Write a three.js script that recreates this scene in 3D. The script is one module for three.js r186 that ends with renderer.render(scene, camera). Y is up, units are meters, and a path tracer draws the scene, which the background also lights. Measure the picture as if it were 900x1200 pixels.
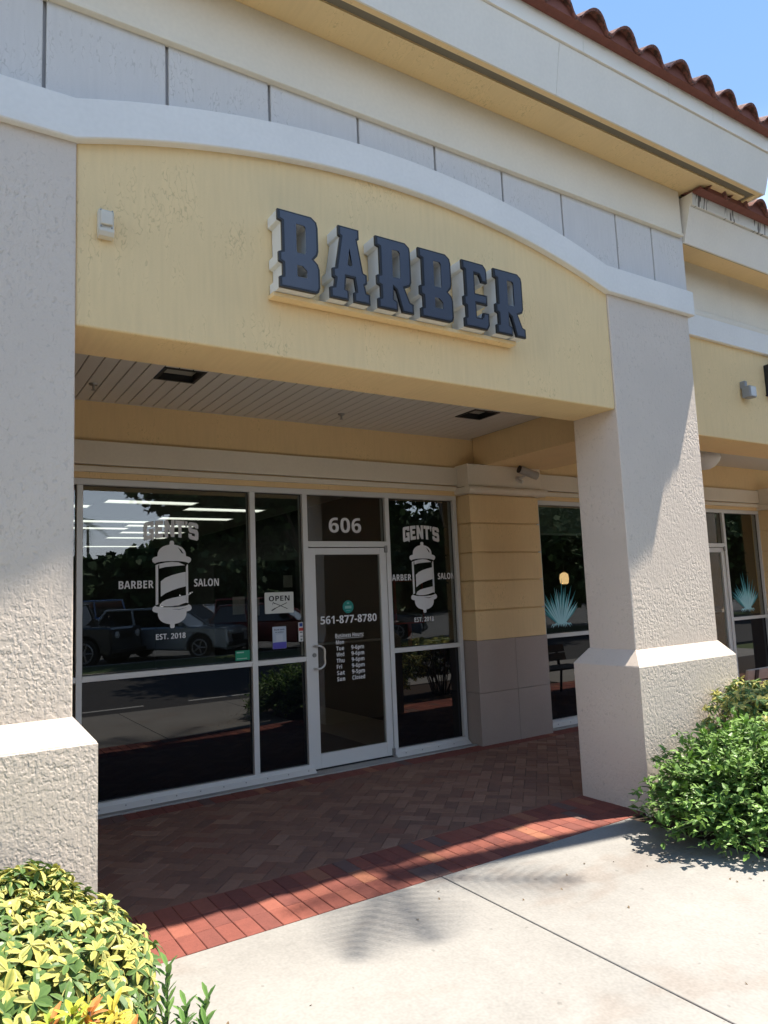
import * as THREE from 'three';
import { RoundedBoxGeometry } from 'three/addons/geometries/RoundedBoxGeometry.js';
import { mergeGeometries, toCreasedNormals } from 'three/addons/utils/BufferGeometryUtils.js';
import { FontLoader } from 'three/addons/loaders/FontLoader.js';
import { RectAreaLightUniformsLib } from 'three/addons/lights/RectAreaLightUniformsLib.js';

// ------------------------------------------------------------------ camera, sky, sun, exposure
const scene = new THREE.Scene();
const renderer = new THREE.WebGLRenderer({ antialias: true });
renderer.toneMapping = THREE.LinearToneMapping;
renderer.toneMappingExposure = 2.78;
renderer.shadowMap.enabled = true;
RectAreaLightUniformsLib.init();

const camera = new THREE.PerspectiveCamera(70.9, 3 / 4, 0.05, 600);
{
  const R = Math.PI / 180, yaw = 32.98 * R, pitch = 6.47 * R, roll = 2.3635 * R;
  camera.position.set(0.0398, 1.6834, 6.3966);
  const F = new THREE.Vector3(Math.sin(yaw) * Math.cos(pitch), Math.sin(pitch), -Math.cos(yaw) * Math.cos(pitch));
  const Rt = new THREE.Vector3(Math.cos(yaw), 0, Math.sin(yaw)), U = new THREE.Vector3().crossVectors(Rt, F);
  const c = Math.cos(roll), s = Math.sin(roll);
  const X = Rt.clone().multiplyScalar(c).addScaledVector(U, -s), Y = Rt.clone().multiplyScalar(s).addScaledVector(U, c);
  camera.quaternion.setFromRotationMatrix(new THREE.Matrix4().makeBasis(X, Y, F.clone().negate()));
}
{ // clear summer sky: deeper blue overhead, paler towards the horizon
  const W = 512, H = 256, d = new Float32Array(W * H * 4);
  const stops = [[0, 1.06, 1.04, 1.03], [6, 0.82, 0.94, 1.10], [18, 0.50, 0.62, 0.82], [31, 0.122, 0.216, 0.38], [60, 0.084, 0.17, 0.343], [90, 0.071, 0.147, 0.31]];
  for (let y = 0; y < H; y++) {
    const el = Math.max(0, ((y + 0.5) / H - 0.5) * 180);
    let k = 0; while (k < stops.length - 2 && el > stops[k + 1][0]) k++;
    const a = stops[k], b = stops[k + 1], t = Math.min(1, Math.max(0, (el - a[0]) / (b[0] - a[0])));
    for (let x = 0; x < W; x++) { const o = (y * W + x) * 4; for (let c = 0; c < 3; c++) d[o + c] = a[c + 1] + (b[c + 1] - a[c + 1]) * t; d[o + 3] = 1; }
  }
  const t = new THREE.DataTexture(d, W, H, THREE.RGBAFormat, THREE.FloatType);
  t.mapping = THREE.EquirectangularReflectionMapping; t.magFilter = t.minFilter = THREE.LinearFilter; t.needsUpdate = true;
  scene.background = t; scene.environment = t;
}
const sun = new THREE.DirectionalLight(new THREE.Color().setRGB(1, 0.92, 0.80), 3.75);
sun.position.set(0.42, 1, 0.157).multiplyScalar(40); sun.castShadow = true;
sun.shadow.mapSize.set(4096, 4096);
Object.assign(sun.shadow.camera, { left: -20, right: 20, top: 20, bottom: -20, near: 1, far: 90 });
scene.add(sun, sun.target);

// ------------------------------------------------------------------ helpers
let seed = 1234567;
const rnd = () => { seed = (seed + 0x6d2b79f5) | 0; let t = Math.imul(seed ^ (seed >>> 15), 1 | seed); t = (t + Math.imul(t ^ (t >>> 7), 61 | t)) ^ t; return ((t ^ (t >>> 14)) >>> 0) / 4294967296; };
const rr = (a, b) => a + (b - a) * rnd();
const V = (x, y, z) => new THREE.Vector3(x, y, z);
const used = {};
const numbered = (n) => { const k = used[n] = (used[n] ?? -1) + 1; return k ? n + '_' + String(k).padStart(3, '0') : n; };
const off = new WeakMap();
function thing(name, label, category, pos = [0, 0, 0], group, kind) {
  const g = new THREE.Group(); g.name = numbered(name); g.position.set(...pos); off.set(g, V(...pos)); scene.add(g);
  g.userData = {}; if (label) g.userData.label = label; if (category) g.userData.category = category; if (group) g.userData.group = group; if (kind) g.userData.kind = kind;
  return g;
}
// a part from a geometry given in world coordinates
function part(parent, name, geo, mat, label) {
  const o = off.get(parent) ?? V(0, 0, 0);
  const g = Array.isArray(geo) ? merge(geo) : geo;
  g.translate(-o.x, -o.y, -o.z);
  const m = new THREE.Mesh(g, mat); m.name = name; m.castShadow = m.receiveShadow = true; off.set(m, o); parent.add(m);
  if (label) m.userData.label = label;
  return m;
}
function structure(name, geo, mat) { const m = new THREE.Mesh(Array.isArray(geo) ? merge(geo) : geo, mat); m.name = numbered(name); m.userData.kind = 'structure'; m.castShadow = m.receiveShadow = true; off.set(m, V(0, 0, 0)); scene.add(m); return m; }
function merge(list) {
  const keep = list.map((g) => { const n = g.index ? g.toNonIndexed() : g; if (!n.attributes.normal) n.computeVertexNormals(); if (!n.attributes.uv) n.setAttribute('uv', new THREE.BufferAttribute(new Float32Array(n.attributes.position.count * 2), 2)); n.morphAttributes = {}; return n; });
  const withColor = keep.some((g) => g.attributes.color);
  if (withColor) keep.forEach((g) => { if (!g.attributes.color) g.setAttribute('color', new THREE.BufferAttribute(new Float32Array(g.attributes.position.count * 3).fill(1), 3)); });
  keep.forEach((g) => g.clearGroups());
  return mergeGeometries(keep);
}
// uv in metres by the way each face points
function muv(geo) {
  const g = geo.index ? geo.toNonIndexed() : geo, p = g.attributes.position, uv = new Float32Array(p.count * 2);
  const a = V(), b = V(), c = V();
  for (let i = 0; i < p.count; i += 3) {
    a.fromBufferAttribute(p, i); b.fromBufferAttribute(p, i + 1); c.fromBufferAttribute(p, i + 2);
    const n = b.clone().sub(a).cross(c.clone().sub(a)), ax = Math.abs(n.x), ay = Math.abs(n.y), az = Math.abs(n.z);
    [a, b, c].forEach((q, k) => { const [u, v] = ay >= ax && ay >= az ? [q.x, -q.z] : ax > az ? [q.z + 3.3, q.y] : [q.x, q.y]; uv[(i + k) * 2] = u; uv[(i + k) * 2 + 1] = v; });
  }
  g.setAttribute('uv', new THREE.BufferAttribute(uv, 2));
  if (!g.attributes.normal) g.computeVertexNormals();
  return g;
}
const box = (x0, x1, y0, y1, z0, z1) => muv(new THREE.BoxGeometry(x1 - x0, y1 - y0, z1 - z0).translate((x0 + x1) / 2, (y0 + y1) / 2, (z0 + z1) / 2));
const rbox = (x0, x1, y0, y1, z0, z1, r = 0.008, s = 2) => muv(new RoundedBoxGeometry(x1 - x0, y1 - y0, z1 - z0, s, Math.min(r, (x1 - x0) * 0.49, (y1 - y0) * 0.49, (z1 - z0) * 0.49)).translate((x0 + x1) / 2, (y0 + y1) / 2, (z0 + z1) / 2));
const cyl = (p, q, r0, r1 = r0, n = 16) => { const d = q.clone().sub(p), g = new THREE.CylinderGeometry(r1, r0, d.length(), n); g.applyQuaternion(new THREE.Quaternion().setFromUnitVectors(V(0, 1, 0), d.normalize())); return g.translate((p.x + q.x) / 2, (p.y + q.y) / 2, (p.z + q.z) / 2); };
const tube = (pts, r, n = 8, seg = 24) => new THREE.TubeGeometry(new THREE.CatmullRomCurve3(pts), seg, r, n);
function tris(arr) { const g = new THREE.BufferGeometry(); g.setAttribute('position', new THREE.BufferAttribute(new Float32Array(arr), 3)); g.computeVertexNormals(); return g; }
// rings of points joined ring to ring (closed round), flat shaded, both ends closed when convex
function loft(rings, caps = true) {
  const out = [], q = (...v) => v.forEach((p) => out.push(...p));
  for (let i = 0; i + 1 < rings.length; i++) for (let k = 0, n = rings[i].length; k < n; k++) { const a = rings[i][k], b = rings[i][(k + 1) % n], c = rings[i + 1][(k + 1) % n], d = rings[i + 1][k]; q(a, b, c); q(a, c, d); }
  if (caps) { const f = rings[0], l = rings[rings.length - 1]; for (let k = 1; k + 1 < f.length; k++) { q(f[0], f[k + 1], f[k]); q(l[0], l[k], l[k + 1]); } }
  return muv(tris(out));
}
const rect = (x0, x1, z0, z1, y) => [[x0, y, z1], [x1, y, z1], [x1, y, z0], [x0, y, z0]];
// a strip of a profile [[z, y] ...] drawn along x
function profileX(pts, x0, x1) { return loft([pts.map(([z, y]) => [x0, y, z]), pts.map(([z, y]) => [x1, y, z])], false); }
function solidX(pts, x0, x1, bevel = 0) {
  const s = new THREE.Shape(pts.map(([z, y]) => new THREE.Vector2(-z, y)));
  const g = new THREE.ExtrudeGeometry(s, { depth: x1 - x0, bevelEnabled: bevel > 0, bevelSize: bevel, bevelThickness: bevel, bevelOffset: -bevel, bevelSegments: 1 });
  g.rotateY(Math.PI / 2); g.translate(x0, 0, 0); return muv(g);
}
function extrude(shape, z0, z1, bevel = 0, seg = 12) {
  const g = new THREE.ExtrudeGeometry(shape, { depth: z1 - z0 - 2 * bevel, bevelEnabled: bevel > 0, bevelSize: bevel, bevelThickness: bevel, bevelOffset: -bevel, bevelSegments: 1, curveSegments: seg });
  return muv(g.translate(0, 0, z0 + bevel));
}

// ------------------------------------------------------------------ textures
function noiseField(N, layers) { // tileable; layers: [freqX, freqY, amplitude, seed]
  const out = new Float32Array(N * N);
  for (const [fx, fy, amp, sd] of layers) {
    const gx = new Float32Array(fx * fy), gy = new Float32Array(fx * fy);
    let s = sd * 7919 + 17; const r = () => { s = (Math.imul(s, 1664525) + 1013904223) | 0; return (s >>> 0) / 4294967296; };
    for (let i = 0; i < fx * fy; i++) { const a = r() * 6.2832; gx[i] = Math.cos(a); gy[i] = Math.sin(a); }
    for (let y = 0; y < N; y++) {
      const v = y / N * fy, y0 = Math.floor(v), ty = v - y0, wy = ty * ty * ty * (ty * (ty * 6 - 15) + 10), r0 = (y0 % fy) * fx, r1 = ((y0 + 1) % fy) * fx;
      for (let x = 0; x < N; x++) {
        const u = x / N * fx, x0 = Math.floor(u), tx = u - x0, wx = tx * tx * tx * (tx * (tx * 6 - 15) + 10), c0 = x0 % fx, c1 = (x0 + 1) % fx;
        const n00 = gx[r0 + c0] * tx + gy[r0 + c0] * ty, n10 = gx[r0 + c1] * (tx - 1) + gy[r0 + c1] * ty, n01 = gx[r1 + c0] * tx + gy[r1 + c0] * (ty - 1), n11 = gx[r1 + c1] * (tx - 1) + gy[r1 + c1] * (ty - 1);
        const a = n00 + (n10 - n00) * wx, b = n01 + (n11 - n01) * wx;
        out[y * N + x] += amp * (a + (b - a) * wy);
      }
    }
  }
  return out;
}
function texture(N, f, size, srgb = false) { // f(i) -> grey 0..1 or [r, g, b]
  const d = new Uint8Array(N * N * 4);
  for (let i = 0; i < N * N; i++) { const v = f(i), c = typeof v === 'number' ? [v, v, v] : v; for (let k = 0; k < 3; k++) d[i * 4 + k] = Math.max(0, Math.min(255, c[k] * 255)); d[i * 4 + 3] = 255; }
  const t = new THREE.DataTexture(d, N, N); t.wrapS = t.wrapT = THREE.RepeatWrapping; t.magFilter = t.minFilter = THREE.LinearFilter; t.repeat.set(1 / size, 1 / size);
  if (srgb) t.colorSpace = THREE.SRGBColorSpace; t.needsUpdate = true; return t;
}
const sst = (a, b, x) => { const t = Math.max(0, Math.min(1, (x - a) / (b - a))); return t * t * (3 - 2 * t); };
const T = {};
{
  let N = 1024;
  let a = noiseField(N, [[96, 74, 0.55, 1], [200, 160, 0.3, 2], [22, 18, 0.3, 3]]), w = noiseField(N, [[110, 10, 0.6, 4], [220, 30, 0.4, 5]]), f = noiseField(N, [[256, 256, 1, 6]]);
  const pit = noiseField(N, [[80, 44, 0.7, 7], [170, 120, 0.5, 8]]), big0 = noiseField(N, [[3, 4, 0.7, 9], [7, 8, 0.5, 10]]), cr = noiseField(N, [[26, 14, 0.8, 15], [70, 40, 0.4, 16]]);
  const worked = (i) => 0.35 + 0.65 * sst(-0.3, 0.35, big0[i]), crack = (i) => (1 - sst(0.0, 0.022, Math.abs(cr[i]))) * sst(0.02, 0.22, a[(i + 37 * N) % (N * N)] + 0.4 * big0[i]);
  T.stuccoHeavy = texture(N, (i) => 0.5 + worked(i) * (0.24 * sst(-0.1, 0.06, a[i]) + 0.14 * a[i] - 0.36 * sst(0.2, 0.34, pit[i])) + 0.16 * w[i] + 0.1 * f[i] - 0.12 * crack(i), 2.2);
  T.pierMap = texture(N, (i) => { const v = 0.93 + 0.07 * big0[i] + 0.03 * f[i] - 0.10 * worked(i) * sst(0.24, 0.4, pit[i]) - 0.16 * crack(i); return [v, v - 0.006, v - 0.015]; }, 2.2);
  a = noiseField(N, [[70, 26, 0.6, 11], [150, 60, 0.35, 12]]); w = noiseField(N, [[90, 8, 0.5, 13], [8, 6, 0.5, 14]]);
  const hair = (i) => (1 - sst(0.0, 0.05, Math.abs(a[i]))) * sst(0.02, 0.3, w[i] + 0.6 * big0[i]);
  T.stucco = texture(N, (i) => 0.65 + 0.16 * a[i] - 0.3 * hair(i) + 0.12 * w[i] + 0.05 * f[i], 2.2);
  T.yellowMap = texture(N, (i) => { const v = 0.95 + 0.05 * big0[i] + 0.02 * f[i] + 0.09 * w[i] - 0.2 * hair(i); return [v, v - 0.01 * big0[i], v - 0.03 * big0[i] - 0.02 * hair(i)]; }, 2.2);
  { // concrete: blotches, aggregate and a few reddish stains
    const cb = noiseField(N, [[4, 5, 0.6, 31], [11, 10, 0.4, 32], [36, 40, 0.28, 33]]), cs = noiseField(N, [[330, 330, 1, 34], [140, 140, 0.6, 35]]), cd = noiseField(N, [[5, 9, 1, 36], [24, 40, 0.5, 37]]), sp = noiseField(N, [[90, 90, 1, 38]]);
    T.concrete = texture(N, (i) => { const v = 0.84 + 0.2 * cb[i] + 0.11 * cs[i], r = 0.06 * sst(0.12, 0.5, cd[i]), dk = sp[i] > 0.56 ? 0.2 : 0, wt = 0.05 * sst(0.2, 0.45, cb[(i * 3 + 5000) % (N * N)]); return [v - r * 0.7 - dk + wt, v - r * 1.4 - dk + wt, v - r * 1.8 - dk + wt]; }, 4.6);
    T.concreteBump = texture(N, (i) => 0.5 + 0.3 * cs[i] + 0.12 * cb[i] - (sp[i] > 0.56 ? 0.2 : 0), 4.6);
  }
  N = 512;
  const big = noiseField(N, [[4, 4, 0.5, 21], [9, 9, 0.35, 22], [24, 24, 0.2, 23]]), fine = noiseField(N, [[128, 128, 1, 24]]);
  T.mottle = texture(N, (i) => 0.93 + 0.09 * big[i] + 0.035 * fine[i], 3.1);
  const cb = noiseField(N, [[5, 4, 0.6, 71], [13, 11, 0.4, 32], [40, 36, 0.25, 33]]), cs = noiseField(N, [[200, 200, 1, 34], [90, 90, 0.7, 35]]);
  const bs = noiseField(N, [[180, 180, 1, 41], [60, 60, 0.6, 42]]), bl = noiseField(N, [[10, 10, 0.7, 43], [26, 26, 0.5, 44]]);
  T.brick = texture(N, (i) => 0.86 + 0.13 * bs[i] + 0.16 * bl[i], 0.83);
  T.brickBump = texture(N, (i) => 0.5 + 0.35 * bs[i] + 0.1 * bl[i], 0.83);
  T.asphalt = texture(N, (i) => 0.8 + 0.28 * cs[i] + 0.12 * cb[i], 1.7);
  T.tile = texture(N, (i) => { const k = sst(-0.12, 0.22, bl[i] + 0.45 * bs[i]); return [0.98 - 0.68 * k, 0.98 - 0.52 * k, 0.98 - 0.46 * k]; }, 0.37);
  const wg = noiseField(N, [[6, 90, 0.6, 51], [14, 200, 0.4, 52]]);
  T.wood = texture(N, (i) => 0.86 + 0.22 * wg[i], 0.9);
  const mold = noiseField(N, [[40, 5, 0.8, 61], [90, 14, 0.5, 62]]), mold2 = noiseField(N, [[6, 3, 1, 63]]);
  T.mold = texture(N, (i) => { const k = sst(0.2, 0.36, mold[i] + 0.5 * mold2[i]); return [1 - 0.8 * k, 1 - 0.81 * k, 1 - 0.82 * k]; }, 1.4);
  T.perforated = texture(256, (i) => { const x = i % 256, y = (i / 256) | 0; const u = (x % 8) - 3.5, v = (y % 8) - 3.5; return u * u + v * v < 6 ? 0.62 : 1; }, 0.16);
}
const rgb = (r, g, b) => new THREE.Color().setRGB(r, g, b);
const std = (c, o = {}) => new THREE.MeshStandardMaterial({ color: rgb(...c), roughness: 0.85, ...o });
const phy = (c, o = {}) => new THREE.MeshPhysicalMaterial({ color: rgb(...c), roughness: 0.6, ...o });
const M = {
  pier: std([0.735, 0.635, 0.545], { map: T.pierMap, bumpMap: T.stuccoHeavy, bumpScale: 0.0052, roughness: 0.92 }),
  pierFine: std([0.72, 0.685, 0.65], { map: T.yellowMap, bumpMap: T.stucco, bumpScale: 0.006, roughness: 0.92 }),
  pierSmooth: std([0.735, 0.635, 0.545], { map: T.pierMap, roughness: 0.9 }),
  yellow: std([0.90, 0.665, 0.355], { map: T.yellowMap, bumpMap: T.stucco, bumpScale: 0.007, roughness: 0.92 }),
  yellowFlat: std([0.90, 0.665, 0.355], { map: T.yellowMap, bumpMap: T.stucco, bumpScale: 0.003, roughness: 0.9 }),
  groove: std([0.36, 0.35, 0.35]),
  band: std([0.90, 0.87, 0.82], { map: T.mottle, roughness: 0.8 }),
  cream: std([0.88, 0.80, 0.66], { map: T.mottle, roughness: 0.8 }),
  fascia: std([0.89, 0.83, 0.73], { map: T.mottle, roughness: 0.75 }),
  metalWhite: phy([0.86, 0.82, 0.73], { roughness: 0.45 }),
  moldWhite: std([0.76, 0.75, 0.70], { map: T.mold, roughness: 0.7 }),
  vent: std([0.20, 0.17, 0.12], { roughness: 0.8 }),
  tile: std([0.26, 0.105, 0.08], { map: T.tile, bumpMap: T.brickBump, bumpScale: 0.002, roughness: 0.85 }),
  closure: std([0.26, 0.098, 0.075], { map: T.brick, roughness: 0.9 }),
  vinyl: std([0.66, 0.62, 0.56], { roughness: 0.55 }),
  alu: phy([0.70, 0.70, 0.68], { roughness: 0.42, metalness: 0.1 }),
  aluDark: phy([0.30, 0.30, 0.29], { roughness: 0.4, metalness: 0.6 }),
  steel: phy([0.55, 0.54, 0.52], { roughness: 0.3, metalness: 1 }),
  black: std([0.012, 0.012, 0.013], { roughness: 0.55 }),
  gasket: std([0.02, 0.02, 0.02], { roughness: 0.7 }),
  glass: phy([0.72, 0.75, 0.74], { roughness: 0, transmission: 1, thickness: 0, ior: 1.72 }),
  spandrel: phy([0.004, 0.005, 0.007], { roughness: 0.015, ior: 1.62 }),
  vinylWhite: std([0.70, 0.71, 0.72], { roughness: 0.6 }),
  threshold: std([0.42, 0.41, 0.39], { map: T.concrete, roughness: 0.9 }),
  baseStone: std([0.45, 0.375, 0.325], { map: T.mottle, bumpMap: T.stucco, bumpScale: 0.001, roughness: 0.9 }),
  concrete: std([0.35, 0.337, 0.315], { map: T.concrete, bumpMap: T.concreteBump, bumpScale: 0.002, roughness: 0.92 }),
  asphalt: std([0.075, 0.074, 0.073], { map: T.asphalt, bumpMap: T.concreteBump, bumpScale: 0.006, roughness: 0.92 }),
  paint: std([0.72, 0.72, 0.70], { map: T.mottle, roughness: 0.8 }),
  sand: std([0.07, 0.058, 0.05], { roughness: 1 }),
  mulch: std([0.075, 0.05, 0.035], { map: T.brick, bumpMap: T.concreteBump, bumpScale: 0.02, roughness: 1 }),
  grass: std([0.06, 0.095, 0.025], { map: T.asphalt, roughness: 1 }),
  letterReturn: phy([0.74, 0.74, 0.72], { roughness: 0.5 }),
  letterTrim: phy([0.01, 0.01, 0.013], { roughness: 0.35 }),
  letterFace: phy([0.072, 0.084, 0.118], { map: T.perforated, roughness: 0.3 }),
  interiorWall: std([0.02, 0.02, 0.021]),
  interiorCeiling: std([0.34, 0.35, 0.36]),
  interiorFloor: std([0.26, 0.22, 0.17], { map: T.concrete, roughness: 0.5 }),
};
const bricksRed = [[0.295, 0.09, 0.062], [0.25, 0.074, 0.054], [0.325, 0.106, 0.072], [0.21, 0.065, 0.05], [0.18, 0.10, 0.085], [0.36, 0.14, 0.08]];
const bricksBrown = [[0.285, 0.15, 0.10], [0.25, 0.127, 0.086], [0.31, 0.168, 0.115], [0.22, 0.114, 0.08], [0.34, 0.19, 0.13], [0.255, 0.115, 0.076]];
const brickMat = (c) => std(c, { map: T.brick, bumpMap: T.brickBump, bumpScale: 0.002, roughness: 0.9 });
const redMats = bricksRed.map(brickMat), brownMats = bricksBrown.map(brickMat);
const brickMixed = std([1, 1, 1], { map: T.brick, bumpMap: T.brickBump, bumpScale: 0.002, roughness: 0.9, vertexColors: true });

// key dimensions (metres), storefront frame fronts at z = 0
const ZF = 2.708, ZB = 2.253, R0 = 4.686, R1 = 5.757, L1 = 0.657, L0 = L1 - 1.071, HB = 3.072, CE = 3.43;

// ------------------------------------------------------------------ ground
structure('ground', new THREE.BoxGeometry(500, 0.4, 500).translate(0, -0.37, 0), std([0.10, 0.13, 0.05], { roughness: 1 }));
structure('road', muv(new THREE.BoxGeometry(120, 0.2, 6.9).translate(4, -0.22 + 0.02, 9.0)), M.asphalt);
structure('parking_lot', muv(new THREE.BoxGeometry(120, 0.2, 40).translate(4, -0.198, 35.0)), M.asphalt);
structure('kerb', [rbox(-40, 50, -0.3, 0.02, 12.42, 12.57, 0.02), rbox(-40, 50, -0.3, 0.02, 14.93, 15.08, 0.02)], M.concrete);
structure('grass_verge', muv(new THREE.BoxGeometry(90, 0.3, 2.36).translate(5, -0.14, 13.75)), M.grass);
structure('lane_marking', [box(1.6, 3.4, -0.1, -0.094, 6.62, 6.72), box(4.2, 6.0, -0.1, -0.094, 6.62, 6.72), box(6.8, 8.6, -0.1, -0.094, 6.62, 6.72), box(9.4, 11.2, -0.1, -0.094, 6.62, 6.72)], M.paint);
{
  const walk = new THREE.Group(); walk.name = 'sidewalk'; walk.userData.kind = 'structure'; scene.add(walk); off.set(walk, V(0, 0, 0));
  const slab = (x0, x1, z0, z1) => part(walk, 'slab', rbox(x0, x1, -0.16, 0, z0, z1, 0.006), M.concrete);
  slab(0.9, 2.694, 2.762, 5.45); slab(2.702, 4.40, 2.762, 5.45);
  slab(-2.2, 0.892, 4.62, 5.45); slab(-5.6, -2.208, 2.762, 5.45); slab(4.408, 7.0, 4.62, 5.45); slab(7.008, 9.6, 4.62, 5.45); slab(9.608, 13, 2.762, 5.45); slab(13.008, 17, 2.762, 5.45);
  structure('planting_bed', [box(-2.2, 0.893, -0.12, -0.02, 2.764, 4.615), box(4.407, 9.6, -0.12, -0.02, 2.764, 4.615)], M.mulch);
}
// brick paving: three rows of headers along the walk, one by the shopfront, herringbone between
{
  const pav = new THREE.Group(); pav.name = 'brick_pavement'; pav.userData.kind = 'structure'; scene.add(pav); off.set(pav, V(0, 0, 0));
  part(pav, 'joint_sand', box(-5.5, 16, -0.2, -0.006, 0.11, 2.76), M.sand);
  part(pav, 'threshold_strip', rbox(0.15, 5.2, -0.15, 0.012, -0.03, 0.128, 0.006), M.threshold);
  part(pav, 'threshold_strip', rbox(6.3, 11.4, -0.15, 0.012, -0.03, 0.128, 0.006), M.threshold);
  const cut = (poly, inside, hit) => { const o = []; poly.forEach((p, i) => { const q = poly[(i + 1) % poly.length], a = inside(p), b = inside(q); if (a) o.push(p); if (a !== b) o.push(hit(p, q)); }); return o; };
  const clipZ = (poly, z, sign) => cut(poly, (p) => (p[1] - z) * sign >= 0, (p, q) => { const t = (z - p[1]) / (q[1] - p[1]); return [p[0] + (q[0] - p[0]) * t, z]; });
  const clipX = (poly, x, sign) => cut(poly, (p) => (p[0] - x) * sign >= 0, (p, q) => { const t = (x - p[0]) / (q[0] - p[0]); return [x, p[1] + (q[1] - p[1]) * t]; });
  const area = (p) => Math.abs(p.reduce((s, a, i) => { const b = p[(i + 1) % p.length]; return s + a[0] * b[1] - b[0] * a[1]; }, 0)) / 2;
  const inset = (poly, d) => { // convex
    const s = Math.sign(poly.reduce((t, a, i) => { const b = poly[(i + 1) % poly.length]; return t + a[0] * b[1] - b[0] * a[1]; }, 0));
    return poly.map((p, i) => {
      const a = poly[(i + poly.length - 1) % poly.length], b = poly[(i + 1) % poly.length];
      const e1 = [p[0] - a[0], p[1] - a[1]], e2 = [b[0] - p[0], b[1] - p[1]], l1 = Math.hypot(...e1) || 1e-6, l2 = Math.hypot(...e2) || 1e-6;
      const n1 = [-e1[1] / l1 * s, e1[0] / l1 * s], n2 = [-e2[1] / l2 * s, e2[0] / l2 * s], k = 1 + n1[0] * n2[0] + n1[1] * n2[1];
      return k < 0.3 ? [p[0] + n1[0] * d, p[1] + n1[1] * d] : [p[0] + (n1[0] + n2[0]) * d / k, p[1] + (n1[1] + n2[1]) * d / k];
    });
  };
  const brickGeo = (poly, h, tx, tz) => {
    if (poly.reduce((t, a, i) => { const b = poly[(i + 1) % poly.length]; return t + a[0] * b[1] - b[0] * a[1]; }, 0) > 0) poly = poly.slice().reverse();
    const c = poly.reduce((s, p) => [s[0] + p[0] / poly.length, s[1] + p[1] / poly.length], [0, 0]);
    const ring = (pl, y) => pl.map(([x, z]) => [x, y + (x - c[0]) * tx + (z - c[1]) * tz, z]);
    return loft([ring(poly, h - 0.05), ring(poly, h - 0.003), ring(inset(poly, 0.0035), h)]);
  };
  const bricks = [];
  const add = (poly, mats, cols, bias) => { // gaps of 3 mm
    const p = inset(poly, 0.0016); if (p.length < 3 || area(p) < 0.0006) return;
    const c = p.reduce((s, q) => [s[0] + q[0] / p.length, s[1] + q[1] / p.length], [0, 0]);
    let k = Math.floor(rnd() * 4); const u = rnd(); if (u > 0.93) k = 4; else if (u > 0.86) k = 5; else if (u < bias) k = 1;
    bricks.push({ p, k, mats, cols, c, d: Math.hypot(c[0] - 0.04, c[1] - 6.4), seen: c[0] > 0.9 && c[0] < 0.9 + (6.6 - c[1]) * 1.25 + 1.2 && (c[0] < 4.6 || c[1] < 2.2) && c[1] > 0.2 && !(c[0] < 1.05 && c[1] < 1.4) });
  };
  for (let i = -60; i < 105; i++) for (let r = 0; r < 3; r++) {
    const x0 = 1.068 + i * 0.1015, z0 = 2.155 + r * 0.2005;
    if (x0 < -5.3 || x0 > 15.8) continue;
    add([[x0, z0], [x0 + 0.1015, z0], [x0 + 0.1015, z0 + 0.2005], [x0, z0 + 0.2005]], redMats, bricksRed, 0.2);
  }
  for (let i = -40; i < 150; i++) { const x0 = 0.15 + i * 0.1015; if (x0 < -4 || x0 > 14) continue; add([[x0, 0.13], [x0 + 0.1015, 0.13], [x0 + 0.1015, 0.333], [x0, 0.333]], redMats, bricksRed, 0.9); }
  const a = 0.1008, S = Math.SQRT1_2, rot = ([u, v]) => [2.6 + (u - v) * S, 1.2 + (u + v) * S];
  for (let i = -90; i < 90; i++) for (let j = -90; j < 90; j++) {
    const m = ((i - j) % 4 + 4) % 4; // herringbone on a unit grid
    if (m !== 0 && m !== 3) continue;
    const u = i * a, v = j * a;
    let poly = m === 0 ? [[u, v], [u + 2 * a, v], [u + 2 * a, v + a], [u, v + a]] : [[u, v], [u + a, v], [u + a, v + 2 * a], [u, v + 2 * a]];
    poly = poly.map(rot);
    if (poly.every((p) => p[0] < -3 || p[0] > 13 || p[1] < 0.3 || p[1] > 2.2)) continue;
    poly = clipZ(clipZ(poly, 2.155, -1), 0.333, 1); if (poly.length < 3) continue;
    poly = clipX(clipX(poly, -3, 1), 12.5, -1); if (poly.length < 3) continue;
    add(poly, brownMats, bricksBrown, 0.1);
  }
  const near = bricks.filter((b) => b.seen).sort((p, q) => p.d - q.d), own = new Set(near.slice(0, 300)), rest = [];
  for (const b of bricks) {
    const g = brickGeo(b.p, rr(-0.0015, 0.0012), rr(-0.008, 0.008), rr(-0.008, 0.008));
    if (own.has(b)) part(pav, 'brick', g, b.mats[b.k]);
    else { const n = g.attributes.position.count, c = new Float32Array(n * 3); for (let i = 0; i < n; i++) c.set(b.cols[b.k], i * 3); g.setAttribute('color', new THREE.BufferAttribute(c, 3)); rest.push(g); }
  }
  part(pav, 'bricks', rest, brickMixed).userData.kind = 'stuff';
}

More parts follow.
